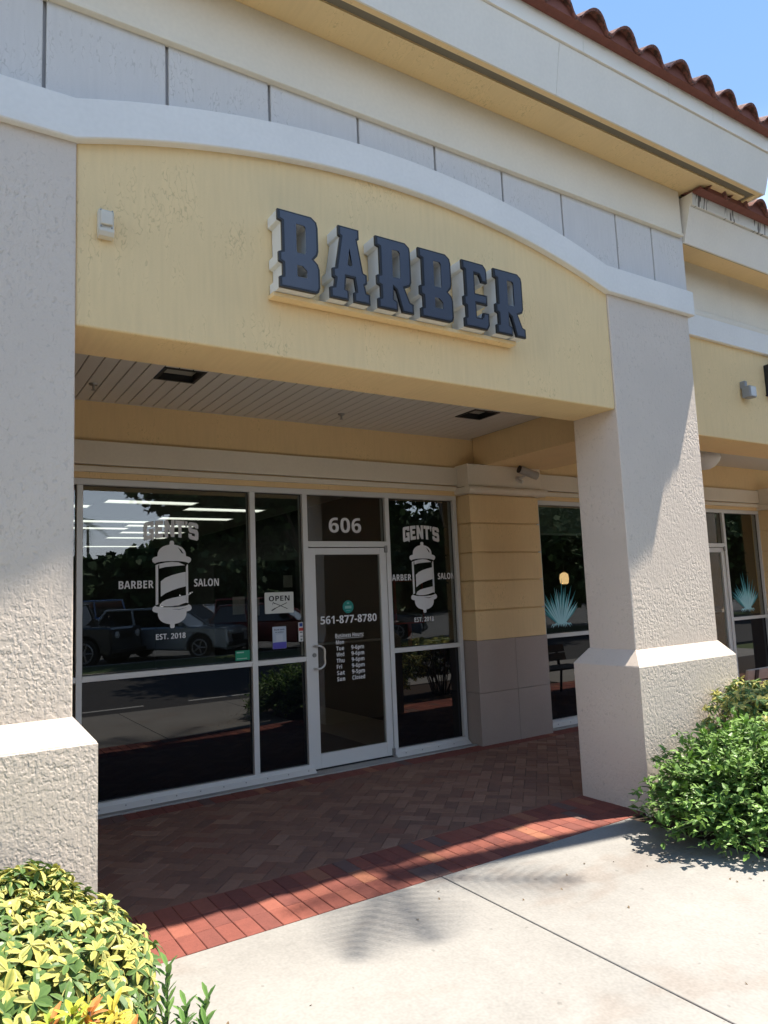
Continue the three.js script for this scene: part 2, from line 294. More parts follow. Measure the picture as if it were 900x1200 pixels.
// ------------------------------------------------------------------ the building
const bld = thing('shop_building', 'cream and yellow stucco shop building with grey piers and red tile roof', 'building', [2.7, 0, 0]);
const sub = (name) => { const g = new THREE.Group(); g.name = name; off.set(g, V(2.7, 0, 0)); bld.add(g); return g; };
function pier(x0, x1, zb, zf, top) {
  const g = sub('pier'), d = 0.095;
  part(g, 'shaft', rbox(x0, x1, 1.16, top, zb, zf, 0.008), M.pier);
  part(g, 'base', loft([rect(x0 - d, x1 + d, zb - d, zf + d, -0.1), rect(x0 - d, x1 + d, zb - d, zf + d, 1.052), rect(x0 - d + 0.005, x1 + d - 0.005, zb - d + 0.005, zf + d - 0.005, 1.060)]), M.pier);
  part(g, 'chamfer', loft([rect(x0 - d + 0.004, x1 + d - 0.004, zb - d + 0.004, zf + d - 0.004, 1.0605), rect(x0 - 0.002, x1 + 0.002, zb - 0.002, zf + 0.002, 1.172)]), M.pierSmooth);
}
pier(R0, R1, ZB, ZF, 4.12); pier(L0, L1, ZB, ZF, 4.12); pier(12.4, 13.4, 1.94, 2.42, 3.3); pier(-7.4, -6.4, 1.94, 2.42, 3.3);
// arched front wall over the opening and the wall above it
part(bld, 'front_wall', rbox(L1 + 0.001, R0 - 0.001, HB, 4.42, ZB + 0.002, 2.697, 0.012), M.yellow);
part(bld, 'upper_wall', [box(L0 + 0.02, 5.775, 4.105, 5.188, ZB + 0.02, 2.683), box(5.56, 5.77, 3.5, 5.3, -0.3, ZB + 0.02), box(L0 + 0.02, L0 + 0.23, 3.5, 5.3, -0.3, ZB + 0.02)], M.groove);
const arc = (x, base, rise) => { const c = 2.005, xc = 2.652, R = (c * c + rise * rise) / (2 * rise), dx = x - xc; return Math.abs(dx) >= c ? base : base + Math.sqrt(R * R - dx * dx) - (R - rise); };
{ // white arched band
  const s = new THREE.Shape(); const xs = []; for (let x = 0.647; x <= 4.658; x += 0.0573) xs.push(x);
  s.moveTo(-0.46, 4.032); for (const x of xs) s.lineTo(x, arc(x, 4.032, 0.315)); s.lineTo(5.80, 4.032); s.lineTo(5.80, 4.252); for (const x of xs.slice().reverse()) s.lineTo(x, arc(x, 4.252, 0.305)); s.lineTo(-0.46, 4.252);
  part(bld, 'arched_band', extrude(s, 2.662, 2.752, 0.006), M.band);
}
{ // frieze panels with open joints
  const fr = sub('frieze'), xs = [L0, -0.122, 0.501, 1.121, 1.735, 2.356, 2.977, 3.600, 4.224, 4.862, 5.332, 5.788];
  for (let i = 0; i + 1 < xs.length; i++) {
    const a = xs[i] + 0.009, b = xs[i + 1] - 0.009, s = new THREE.Shape(); s.moveTo(a, 4.80); s.lineTo(b, 4.80);
    for (let k = 8; k >= 0; k--) { const x = a + (b - a) * k / 8; s.lineTo(x, arc(x, 4.14, 0.31)); }
    part(fr, 'panel', extrude(s, 2.66, 2.708, 0.004), M.pierFine);
  }
}
part(bld, 'cornice', [rbox(L0 - 0.01, 5.735, 4.785, 5.195, 2.69, 2.742, 0.008), rbox(L0 - 0.014, 5.742, 4.766, 4.792, 2.69, 2.750, 0.006)], M.cream);
// eaves: boards swept round the roof's edge, o = how far out from the wall line
function sweep(pts, x0, x1, zf, zback, seams) { // pts [[o, y] ...] closed outline; front run in pieces split at seams, returns at both ends
  const geos = [], cuts = [null, ...seams, null];
  for (let i = 0; i + 1 < cuts.length; i++) {
    const A = cuts[i], B = cuts[i + 1];
    geos.push(loft([pts.map(([o, y]) => [A === null ? x0 - o : A + 0.0015, y, zf + o]), pts.map(([o, y]) => [B === null ? x1 + o : B - 0.0015, y, zf + o])]));
  }
  geos.push(loft([pts.map(([o, y]) => [x1 + o, y, zf + o]), pts.map(([o, y]) => [x1 + o, y, zback])]));
  geos.push(loft([pts.map(([o, y]) => [x0 - o, y, zback]), pts.map(([o, y]) => [x0 - o, y, zf + o])]));
  return geos;
}
const fix = (g) => { g = g.index ? g.toNonIndexed() : g; g.computeVertexNormals(); return g; };
const EX0 = -0.74, EX1 = 6.09;
{
  const ev = sub('eave');
  part(ev, 'soffit', [box(EX0 - 0.28, EX1 + 0.28, 5.192, 5.215, 2.2, 2.99), box(EX0 - 0.39, EX1 + 0.39, 5.192, 5.215, 3.056, 3.105), box(EX1 + 0.34, EX1 + 0.39, 5.192, 5.215, -0.5, 3.056), box(EX0 - 0.39, EX0 - 0.34, 5.192, 5.215, -0.5, 3.056), box(5.7, EX1 + 0.28, 5.192, 5.215, -0.5, 2.2)], M.yellowFlat);
  part(ev, 'vent_strip', [box(EX0 - 0.34, EX1 + 0.34, 5.206, 5.222, 2.988, 3.058), box(EX1 + 0.278, EX1 + 0.342, 5.206, 5.222, -0.5, 2.99)], M.vent);
  const fas = sweep([[0.392, 5.186], [0.404, 5.186], [0.468, 5.552], [0.44, 5.552]], EX0, EX1, ZF, -0.5, [0.7, 3.79]);
  fas.forEach((g) => part(ev, 'fascia_board', g, M.fascia));
  sweep([[0.452, 5.558], [0.484, 5.558], [0.496, 5.69], [0.452, 5.69]], EX0, EX1, ZF, -0.5, [1.9, 4.02, 5.02, 5.62]).forEach((g) => part(ev, 'drip_edge', g, M.metalWhite));
}
// clay roof tiles
function tileGeometry(len) { // barrel tile: along x the profile, along -z the slope
  const n = 12, w = 0.333, th = 0.02, prof = [];
  for (let i = 0; i <= n; i++) { const u = i / n, x = (u - 0.5) * (w + 0.012); const y = u < 0.78 ? 0.092 * Math.pow(Math.sin(Math.PI * u / 0.78), 0.85) : -0.01 * Math.sin(Math.PI * (u - 0.78) / 0.22); prof.push([x, y]); }
  const pos = [], edge = [], q = (arr, a, b, c, d) => arr.push(...a, ...b, ...c, ...a, ...c, ...d);
  for (let i = 0; i < n; i++) {
    const [x0, y0] = prof[i], [x1, y1] = prof[i + 1];
    q(pos, [x0, y0 + th, 0], [x1, y1 + th, 0], [x1, y1 + th, -len], [x0, y0 + th, -len]);
    q(pos, [x0, y0, -len], [x1, y1, -len], [x1, y1, 0], [x0, y0, 0]);
    q(edge, [x0, y0, 0], [x1, y1, 0], [x1, y1 + th, 0], [x0, y0 + th, 0]);
    q(edge, [x1, y1, -len], [x0, y0, -len], [x0, y0 + th, -len], [x1, y1 + th, -len]);
  }
  const a = toCreasedNormals(muv(tris(pos)), 0.6), b = muv(tris(edge));
  const g = mergeGeometries([a, b], true); return g;
}
const tileG = tileGeometry(0.43);
function roof(x0, x1, zEdge, yEdge, rows, slope, firstCrest, hipL, hipR, right) {
  const rf = sub('roof'), c = Math.cos(slope), s = Math.sin(slope);
  const deckLen = rows * 0.35 + 0.2;
  part(rf, 'deck', loft([[[x0, yEdge - 0.03, zEdge - 0.02], [x1, yEdge - 0.03, zEdge - 0.02], [x1 - hipR * deckLen * c, yEdge - 0.03 + deckLen * s, zEdge - 0.02 - deckLen * c], [x0 + hipL * deckLen * c, yEdge - 0.03 + deckLen * s, zEdge - 0.02 - deckLen * c]].reverse(), [[x0, yEdge - 0.012, zEdge - 0.02], [x1, yEdge - 0.012, zEdge - 0.02], [x1 - hipR * deckLen * c, yEdge - 0.012 + deckLen * s, zEdge - 0.02 - deckLen * c], [x0 + hipL * deckLen * c, yEdge - 0.012 + deckLen * s, zEdge - 0.02 - deckLen * c]].reverse()]), M.closure);
  const put = (x, r, turn, z) => {
    const m = new THREE.Mesh(tileG, [M.tile, M.tile]); m.name = 'tile'; m.castShadow = m.receiveShadow = true;
    const d = r * 0.35 - 0.105;
    m.rotation.order = 'YXZ'; m.rotation.set(slope + rr(-0.01, 0.01), turn + rr(-0.012, 0.012), rr(-0.012, 0.012));
    if (turn === 0) m.position.set(x + 0.06 - 2.7, yEdge + 0.008 + d * s + rr(-0.004, 0.004), zEdge - d * c + rr(-0.012, 0.012));
    else m.position.set(x - d * c - 2.7, yEdge + 0.008 + d * s, z);
    rf.add(m); off.set(m, V(2.7, 0, 0));
  };
  for (let r = 0; r < rows; r++) for (let x = firstCrest; x < x1 - hipR * r * 0.33; x += 0.333) if (x > x0 + 0.1 + hipL * r * 0.33) put(x, r, 0);
  if (right) for (let r = 0; r < Math.min(rows, 3); r++) for (let z = zEdge - 0.2 - r * 0.33; z > -0.4; z -= 0.333) put(x1, r, Math.PI / 2, z);
  // clay closures under the first course
  const pts = []; for (let x = firstCrest - 0.333; x < x1; x += 0.0208) { if (x < x0) continue; const u = (((x - firstCrest - 0.06 + 0.1725) / 0.333) % 1 + 1) % 1; const y = u < 0.78 ? 0.092 * Math.pow(Math.sin(Math.PI * u / 0.78), 0.85) : -0.01; pts.push([x, yEdge + y - 0.008]); }
  const sh = new THREE.Shape(); sh.moveTo(pts[0][0], yEdge - 0.03); pts.forEach(([x, y]) => sh.lineTo(x, y)); sh.lineTo(pts[pts.length - 1][0], yEdge - 0.03);
  part(rf, 'closure', extrude(sh, zEdge - 0.01, zEdge + 0.075), M.closure);
}
roof(EX0 - 0.49, EX1 + 0.49, 3.20, 5.715, 6, 0.36, -0.99 + 0.0, 1, 1, true);
// recessed cross beams, shopfront wall and arcade ceiling
part(bld, 'cross_beam', rbox(5.45, 6.45, 3.10, 3.6, 0.02, ZB + 0.05, 0.01), M.yellowFlat);
part(bld, 'cross_beam', rbox(-1.25, -0.14, 3.10, 3.6, 0.02, ZB + 0.05, 0.01), M.yellowFlat);
part(bld, 'added_side_wall', box(-0.42, -0.24, -0.05, CE + 0.02, 0.01, ZB - 0.1), M.yellowFlat);  // out-of-view wall added to keep light from the left out of the arcade
part(bld, 'shopfront_wall', [box(-8, 14, 2.757, 3.7, -0.14, 0.012), box(-8, -0.9, -0.1, 2.757, -0.14, 0.0), box(12.3, 14, -0.1, 2.757, -0.14, 0.0)], M.yellowFlat);
for (const [a, b] of [[-0.02, 5.168], [6.312, 11.43]]) {
  part(bld, 'trim_board', rbox(a, b, 2.872, 3.075, 0.012, 0.055, 0.005), M.cream);
  part(bld, 'trim_board', rbox(a, b, 2.808, 2.858, 0.012, 0.048, 0.004), M.cream);
}
function pilaster(x0, x1, z) {
  const g = sub('pilaster'), ys = [1.127, 1.453, 1.78, 2.10, 2.43, 2.757];
  part(g, 'core', box(x0 + 0.024, x1 - 0.024, 0, 3.06, -0.14, z - 0.024), M.yellowFlat);
  for (let i = 0; i < 5; i++) part(g, 'course', rbox(x0, x1, ys[i] + (i ? 0.007 : 0.0), ys[i + 1] - 0.007, -0.13, z, 0.006), M.yellowFlat);
  const xm = (x0 + x1) / 2 + 0.03;
  for (const [a, b] of [[x0 - 0.004, xm - 0.002], [xm + 0.002, x1 + 0.004]]) for (const [c, d] of [[-0.05, 0.555], [0.559, 1.124]]) part(g, 'base_panel', rbox(a, b, c, d, -0.128, z + 0.004, 0.003), M.baseStone);
  part(g, 'capital', rbox(x0 - 0.035, x1 + 0.035, 2.848, 3.098, -0.1, z + 0.035, 0.006), M.cream);
  const r = 0.045, s = [[z, 2.76]]; for (let k = 0; k <= 8; k++) { const t = -Math.PI / 2 + Math.PI * k / 8; s.push([z + 0.045 + r * Math.cos(t), 2.803 + 0.043 * Math.sin(t)]); } s.push([z, 2.846]);
  part(g, 'bullnose', [solidX(s, x0 - 0.06, x1 + 0.09), rbox(x0 - 0.06, x1 + 0.09, 2.762, 2.844, -0.1, z + 0.01, 0.02)], M.cream);
}
pilaster(5.208, 6.27, 0.2); pilaster(11.36, 12.42, 0.2); pilaster(-0.92, 0.14, 0.2);
{
  const ce = sub('ceiling'), pitch = 0.1075;
  const plank = (x0, z0, z1) => part(ce, 'plank', rbox(x0 + 0.0035, x0 + pitch - 0.0035, CE, CE + 0.012, z0, z1, 0.004, 1), M.vinyl);
  const holes = [[1.539, 0.855, 1.17], [4.549, 0.84, 1.155]];
  for (let i = -22; i < 41; i++) {
    const x0 = 1.109 + i * pitch; if (x0 + pitch > 5.46) continue;
    const h = holes.find(([hx]) => x0 > hx - 0.02 && x0 < hx + 0.28);
    if (h) { plank(x0, 0.014, h[1]); plank(x0, h[2], ZB); } else plank(x0, 0.014, ZB);
  }
  for (let i = 0; i < 56; i++) plank(6.455 + i * pitch, 0.014, 1.9);
  part(ce, 'backing', [box(-1.5, 1.535, CE + 0.013, CE + 0.03, 0.0, ZB + 0.1), box(1.87, 4.545, CE + 0.013, CE + 0.03, 0, ZB + 0.1), box(4.877, 5.5, CE + 0.013, CE + 0.03, 0, ZB + 0.1), box(1.5, 4.9, CE + 0.013, CE + 0.03, 0, 0.84), box(1.5, 4.9, CE + 0.013, CE + 0.03, 1.172, ZB + 0.1), box(6.4, 12.6, CE + 0.013, CE + 0.03, 0, 1.95)], M.vent);
  part(ce, 'edge_trim', [box(-0.14, 5.449, CE - 0.004, CE - 0.0005, 0.013, 0.03)], M.vinyl);
}
// the lower wings on both sides
function wing(x0, x1, flip) {
  const w = sub('wing');
  part(w, 'beam_wall', rbox(x0, x1, 3.06, 4.1, 1.88, 2.392, 0.012), M.yellow);
  part(w, 'band', rbox(x0, x1, 4.035, 4.255, 1.95, 2.432, 0.006), M.band);
  part(w, 'step_moulding', solidX([[2.2, 4.258], [2.425, 4.258], [2.425, 4.285], [2.412, 4.315], [2.395, 4.335], [2.2, 4.335]], x0, x1), M.cream);
  for (let x = x0; x < x1 - 0.01; x += 1.22) { const a = Math.max(x0, x + (x > x0 ? 0 : 0)), b = Math.min(x1, x + (x === x0 && !flip ? 0.66 + 0.56 : 1.22)); part(w, 'frieze_board', rbox(a + 0.001, b - 0.001, 4.337, 4.83, 2.1, 2.392, 0.003), M.cream); }
  part(w, 'soffit', box(x0, x1, 4.805, 4.83, 2.38, 2.70), M.yellowFlat);
  part(w, 'vent_strip', box(x0, x1, 4.796, 4.804, 2.62, 2.695), M.vent);
  part(w, 'fascia_board', solidX([[2.70, 4.735], [2.716, 4.735], [2.80, 5.045], [2.77, 5.045]], x0, x1), M.fascia);
  part(w, 'drip_edge', solidX([[2.785, 5.05], [2.822, 5.05], [2.834, 5.155], [2.785, 5.155]], x0, x1), M.moldWhite);
  if (!flip) part(w, 'end_board', solidX([[2.45, 4.735], [2.718, 4.735], [2.802, 5.045], [2.824, 5.05], [2.836, 5.157], [2.45, 5.157]], 5.793, 5.8015), M.fascia);
  part(w, 'attic_wall', box(x0, x1, 4.83, 5.2, 2.2, 2.69), M.groove);
}
wing(5.802, 14, false); wing(-8, L0 - 0.06, true);
roof(5.80, 14, 2.845, 5.18, 5, 0.36, 5.99, 0, 0, false);
roof(-8, L0 - 0.07, 2.845, 5.18, 3, 0.36, -7.8, 0, 0, false);

// ------------------------------------------------------------------ shop interior
{
  const g = sub('interior');
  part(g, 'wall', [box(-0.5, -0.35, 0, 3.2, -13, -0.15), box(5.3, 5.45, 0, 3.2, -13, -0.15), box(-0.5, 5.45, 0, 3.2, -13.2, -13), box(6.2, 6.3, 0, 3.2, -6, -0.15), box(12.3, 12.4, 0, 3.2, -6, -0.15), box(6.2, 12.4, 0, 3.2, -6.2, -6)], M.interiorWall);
  part(g, 'ceiling_panel', [box(-0.5, 5.45, 3.12, 3.2, -13.2, -0.15), box(6.2, 12.4, 3.12, 3.2, -6.2, -0.15)], M.interiorCeiling);
  part(g, 'floor_slab', [box(-0.5, 5.45, -0.2, 0.0, -13.2, -0.031), box(6.2, 12.4, -0.2, 0.0, -6.2, -0.031)], M.interiorFloor);
  part(g, 'partition', [box(3.9, 5.3, 0, 2.3, -4.6, -4.5)], M.interiorWall);
}
const lampMat = new THREE.MeshStandardMaterial({ color: rgb(0.8, 0.8, 0.75), emissive: rgb(1, 0.98, 0.86), emissiveIntensity: 0.72 });
[[0.81, -4.4], [0.85, -6.3], [2.15, -3.78], [2.12, -6.3], [2.06, -7.46], [3.43, -4.36], [3.39, -5.65], [3.15, -6.9], [3.34, -8.2], [3.33, -9.4], [3.31, -11.8]].forEach(([x, z], i) => {
  const t = thing('ceiling_light', 'long white fluorescent ceiling light glowing inside the barber shop', 'ceiling light', [x + 0.615, 3.12, z], 'fluorescent lights in the shop');
  part(t, 'frame', [box(x - 0.02, x + 1.25, 3.085, 3.119, z - 0.185, z - 0.165), box(x - 0.02, x + 1.25, 3.085, 3.119, z + 0.165, z + 0.185), box(x - 0.02, x, 3.085, 3.119, z - 0.164, z + 0.164), box(x + 1.23, x + 1.25, 3.085, 3.119, z - 0.164, z + 0.164)], M.alu);
  part(t, 'light_diffuser', box(x + 0.001, x + 1.229, 3.095, 3.118, z - 0.163, z + 0.163), lampMat);
  const l = new THREE.RectAreaLight(rgb(1, 0.98, 0.86), 0.45, 1.22, 0.32); l.position.set(0, -0.03, 0); l.rotation.x = -Math.PI / 2; t.add(l);
});

// ------------------------------------------------------------------ shopfront
const font = await new FontLoader().loadAsync('fonts/droid/droid_sans_bold.typeface.json');
function text(str, x0, x1, y0, y1, z, depth = 0.0012) { // fitted into the rectangle (cap height)
  const shapes = font.generateShapes(str, 1); const g = new THREE.ExtrudeGeometry(shapes, { depth, bevelEnabled: false, curveSegments: 5 });
  g.computeBoundingBox(); const b = g.boundingBox, cap = font.generateShapes('H', 1)[0].getPoints().reduce((m, p) => Math.max(m, p.y), 0);
  g.translate(-b.min.x, 0, 0); g.scale((x1 - x0) / (b.max.x - b.min.x), (y1 - y0) / cap, 1); g.translate(x0, y0, z); return g;
}
const GZ = -0.05; // middle of the glass
function storefront(label, group, verts, x0, x1, fields, railsOver) {
  const t = thing('storefront_window', label, 'window', [(x0 + x1) / 2, 0, 0], group);
  for (const [x, w] of verts) part(t, 'mullion', rbox(x - w / 2, x + w / 2, 0.086, 2.702, -0.105, 0, 0.003), M.alu);
  part(t, 'head', rbox(x0, x1, 2.7025, 2.756, -0.105, 0.001, 0.003), M.alu);
  for (const [a, b, c, d, low] of railsOver) { part(t, low ? 'sill' : 'rail', rbox(a, b, c, d, -0.104, -0.0006, 0.003), M.alu); if (low) { part(t, 'sill_flashing', solidX([[-0.02, 0.013], [0.055, 0.013], [0.045, 0.022], [0.004, 0.05], [-0.02, 0.05]], a, b), M.alu); const sc = []; for (let x = a + 0.12; x < b - 0.05; x += 0.21) sc.push(new THREE.CylinderGeometry(0.006, 0.006, 0.006, 8).rotateX(0.9).translate(x, 0.038, 0.024)); part(t, 'screw', sc, M.aluDark); } }
  for (const [a, b, c, d, kind] of fields) {
    const p = part(t, kind === 'dark' ? 'lower_panel' : 'pane', box(a, b, c, d, GZ - 0.004, GZ + 0.004), kind === 'dark' ? M.spandrel : M.glass);
    part(p, 'gasket', [box(a, b, d - 0.006, d, GZ + 0.0045, GZ + 0.012), box(a, b, c, c + 0.006, GZ + 0.0045, GZ + 0.012), box(a, a + 0.006, c + 0.0062, d - 0.0062, GZ + 0.0045, GZ + 0.012), box(b - 0.006, b, c + 0.0062, d - 0.0062, GZ + 0.0045, GZ + 0.012)], M.gasket);
  }
  return t;
}
storefront('aluminium framed shopfront glazing with black lower panels round the barber shop door', undefined,
  [[0.167, 0.05], [1.157, 0.048], [2.695, 0.054], [3.251, 0.054], [4.229, 0.05], [5.152, 0.05]], 0.142, 5.178,
  [[0.193, 1.132, 1.108, 2.701], [1.182, 2.667, 1.108, 2.701], [2.723, 3.223, 1.108, 2.701], [4.255, 5.126, 1.108, 2.701], [3.279, 4.203, 2.234, 2.701],
    [0.193, 1.132, 0.087, 1.059, 'dark'], [1.182, 2.667, 0.087, 1.059, 'dark'], [2.723, 3.223, 0.087, 1.059, 'dark'], [4.255, 5.126, 0.087, 1.059, 'dark']],
  [[0.193, 1.1325, 1.06, 1.107], [1.1815, 2.6675, 1.06, 1.107], [2.7225, 3.2235, 1.06, 1.107], [4.2545, 5.1265, 1.06, 1.107], [3.2785, 4.2035, 2.174, 2.233],
    [0.142, 3.277, 0.012, 0.086, true], [4.205, 5.178, 0.012, 0.086, true]]);
storefront('aluminium framed shopfront glazing of the neighbouring unit with agave decals', undefined,
  [[6.45, 0.05], [7.9, 0.05], [9.28, 0.05], [10.385, 0.06], [11.36, 0.05]], 6.425, 11.385,
  [[6.476, 7.874, 1.108, 2.701], [7.926, 9.254, 1.108, 2.701], [10.416, 11.334, 1.108, 2.701], [9.306, 10.354, 2.234, 2.701], [6.476, 7.874, 0.087, 1.059, 'dark'], [7.926, 9.254, 0.087, 1.059, 'dark'], [10.416, 11.334, 0.087, 1.059, 'dark']],
  [[6.4755, 7.8745, 1.06, 1.107], [7.9255, 9.2545, 1.06, 1.107], [10.4155, 11.3345, 1.06, 1.107], [9.3055, 10.3545, 2.174, 2.233], [6.425, 9.255, 0.012, 0.086, true], [10.36, 11.385, 0.012, 0.086, true]]);
function door(label, x0, x1) {
  const t = thing('glass_door', label, 'door', [(x0 + x1) / 2, 0, 0]);
  const st = 0.078;
  part(t, 'stile', rbox(x0, x0 + st, 0.03, 2.166, -0.062, -0.012, 0.004), M.alu); part(t, 'stile', rbox(x1 - st, x1, 0.03, 2.166, -0.062, -0.012, 0.004), M.alu);
  part(t, 'top_rail', rbox(x0 + st, x1 - st, 2.098, 2.1655, -0.0615, -0.0125, 0.004), M.alu); part(t, 'bottom_rail', rbox(x0 + st, x1 - st, 0.0305, 0.165, -0.0615, -0.0125, 0.004), M.alu);
  part(t, 'pane', box(x0 + st, x1 - st, 0.165, 2.098, -0.042, -0.034), M.glass);
  const h = tube([V(x0 + 0.03, 1.2, -0.013), V(x0 + 0.03, 1.202, 0.03), V(x0 + 0.075, 1.198, 0.05), V(x0 + 0.113, 1.165, 0.055), V(x0 + 0.113, 1.09, 0.055), V(x0 + 0.113, 1.02, 0.055), V(x0 + 0.075, 0.986, 0.05), V(x0 + 0.03, 0.982, 0.03), V(x0 + 0.03, 0.984, -0.013)], 0.0105, 10, 40);
  part(t, 'handle', h, M.steel);
  part(t, 'lock', [new THREE.CylinderGeometry(0.02, 0.021, 0.012, 20).rotateX(Math.PI / 2).translate(x0 + 0.035, 1.112, -0.006), new THREE.TorusGeometry(0.013, 0.004, 8, 16).translate(x0 + 0.035, 1.112, 0.001)], M.aluDark);
  part(t, 'push_bar', cyl(V(x0 + 0.06, 1.207, -0.1), V(x1 - 0.06, 1.207, -0.1), 0.012), M.steel);
  for (const y of [2.15, 0.06]) part(t, 'pivot_hinge', rbox(x1 - 0.022, x1 + 0.012, y - 0.035, y + 0.04, -0.011, 0.008, 0.004), M.aluDark);
  part(t, 'door_sweep', box(x0 + 0.004, x1 - 0.004, 0.014, 0.028, -0.055, -0.02), M.gasket);
  return t;
}
door('aluminium glass shop door showing a phone number and business hours', 3.281, 4.2);
door('glass door of the neighbouring unit beside the agave decal', 9.31, 10.35);

// ------------------------------------------------------------------ window graphics (cut vinyl, flat)
const DZ = GZ + 0.0045;
const poly = (pts) => new THREE.Shape(pts.map(([x, y]) => new THREE.Vector2(x, y)));
const G5 = {
  G: [[0, 0.1], [0, 0.9], [0.13, 1], [1, 1], [1, 0.68], [0.68, 0.68], [0.68, 0.77], [0.34, 0.77], [0.34, 0.25], [0.66, 0.25], [0.66, 0.37], [0.52, 0.37], [0.52, 0.57], [1, 0.57], [1, 0.0], [0.9, -0.13], [0.74, 0.0], [0.13, 0]],
  E: [[0, 0], [0, 1], [0.95, 1], [0.95, 0.76], [0.36, 0.76], [0.36, 0.62], [0.8, 0.62], [0.8, 0.4], [0.36, 0.4], [0.36, 0.24], [0.95, 0.24], [0.95, 0]],
  N: [[0, 0], [0, 1], [0.34, 1], [0.66, 0.5], [0.66, 1], [1, 1], [1, 0], [0.67, 0], [0.34, 0.5], [0.34, 0]],
  T: [[0, 1], [1, 1], [1, 0.76], [0.68, 0.76], [0.68, 0], [0.32, 0], [0.32, 0.76], [0, 0.76]],
  Q: [[0, 1], [1, 1], [0.7, 0.62], [0.15, 0.62]],
  S: [[0, 0.32], [0, 0.12], [0.14, 0], [0.86, 0], [1, 0.12], [1, 0.5], [0.88, 0.61], [0.34, 0.61], [0.34, 0.77], [0.66, 0.77], [0.66, 0.68], [1, 0.68], [1, 0.88], [0.86, 1], [0.14, 1], [0, 0.88], [0, 0.5], [0.12, 0.39], [0.66, 0.39], [0.66, 0.23], [0.34, 0.23], [0.34, 0.32]],
};
function logo(label, cx) {
  const t = thing('window_decal', label, 'decal', [cx, 1.36, DZ]);
  const flat = (shape, z = DZ) => { const g = new THREE.ExtrudeGeometry(shape, { depth: 0.0012, bevelEnabled: false, curveSegments: 10 }); return g.translate(cx, 0, z); };
  // arched name
  const spec = [['G', -0.247, 0.088], ['E', -0.148, 0.076], ['N', -0.063, 0.088], ['T', 0.034, 0.082], ['Q', 0.122, 0.022], ['S', 0.152, 0.092]];
  const bend = (x, y) => { const k = (x / 0.25); return [x, 2.232 + 0.152 * y + 0.034 * (1 - k * k) + (y > 0.5 ? 0.006 * k * k : -0.004 * k * k)]; };
  for (const [ch, x, w] of spec) part(t, 'letter', flat(poly(G5[ch].map(([u, v]) => bend(x + u * w, v)))), M.vinylWhite);
  // pole
  const capShape = (s, yb) => { // s = 1 upper, -1 lower
    const q = (x, y) => [x, yb + s * y], sh = new THREE.Shape(), P = [];
    for (let k = 0; k <= 10; k++) { const a = Math.PI * k / 10; const x = -0.149 * Math.cos(a), y = -0.004 + 0.022 * Math.sin(a); P.push(q(x, y)); } // bowed lower edge
    P.push(q(0.170, 0.012), q(0.175, 0.034), q(0.163, 0.05), q(0.140, 0.058));
    for (let k = 0; k <= 14; k++) { const a = Math.PI * k / 14; const x = 0.128 * Math.cos(a), y = 0.06 + 0.105 * Math.pow(Math.sin(a), 0.8); if (Math.abs(x) > 0.02) P.push(q(x, y)); else if (!P.fin) { P.fin = 1; P.push(q(0.02, 0.166), q(0.02, 0.19), q(0.012, 0.2), q(-0.012, 0.2), q(-0.02, 0.19), q(-0.02, 0.166)); } }
    P.push(q(-0.140, 0.058), q(-0.163, 0.05), q(-0.175, 0.034), q(-0.170, 0.012));
    P.forEach(([x, y], i) => (i ? sh.lineTo(x, y) : sh.moveTo(x, y)));
    if (s > 0) { const h = new THREE.Path(); h.moveTo(0.052, yb + 0.143); h.lineTo(0.085, yb + 0.118); h.lineTo(0.107, yb + 0.083); h.lineTo(0.088, yb + 0.089); h.lineTo(0.07, yb + 0.118); h.closePath(); sh.holes.push(h); }
    else { const h = new THREE.Path(); h.moveTo(-0.01, yb - 0.034); h.lineTo(0.06, yb - 0.036); h.lineTo(0.14, yb - 0.022); h.lineTo(0.06, yb - 0.043); h.closePath(); sh.holes.push(h); }
    return sh;
  };
  part(t, 'pole_cap', flat(capShape(1, 2.033)), M.vinylWhite); part(t, 'pole_cap', flat(capShape(-1, 1.657)), M.vinylWhite);
  const left = poly([[-0.145, 1.664], [-0.145, 2.015], [-0.115, 2.026], [-0.122, 2.005], [-0.122, 1.672]]);
  const right = poly([[0.145, 1.672], [0.145, 2.016], [0.137, 2.02], [0.126, 1.995], [0.126, 1.675]]);
  const top = poly([[-0.112, 1.985], [-0.06, 1.998], [0.0, 2.004], [0.06, 2.008], [0.12, 2.012], [0.06, 2.038], [0, 2.044], [-0.06, 2.038], [-0.112, 2.026]]);
  const mid = poly([[-0.100, 1.738], [-0.100, 1.872], [-0.06, 1.902], [0, 1.925], [0.06, 1.94], [0.124, 1.952], [0.124, 1.822], [0.06, 1.808], [0, 1.79], [-0.06, 1.765]]);
  const low = poly([[-0.108, 1.660], [-0.09, 1.69], [-0.05, 1.71], [0.0, 1.722], [0.06, 1.732], [0.124, 1.742], [0.124, 1.676], [0.06, 1.658], [0, 1.65], [-0.06, 1.65]]);
  for (const s of [left, right, top, mid, low]) part(t, 'pole_stripe', flat(s), M.vinylWhite);
  part(t, 'lettering', text('BARBER', cx - 0.458, cx - 0.162, 1.815, 1.882, DZ), M.vinylWhite);
  part(t, 'lettering', text('SALON', cx + 0.2, cx + 0.432, 1.818, 1.886, DZ), M.vinylWhite);
  part(t, 'lettering', text('EST. 2018', cx - 0.145, cx + 0.118, 1.364, 1.412, DZ), M.vinylWhite);
}
logo('white barber pole emblem with arched lettering on the big window', 1.937);
logo('white barber pole emblem with arched lettering on the pane right of the door', 4.70);
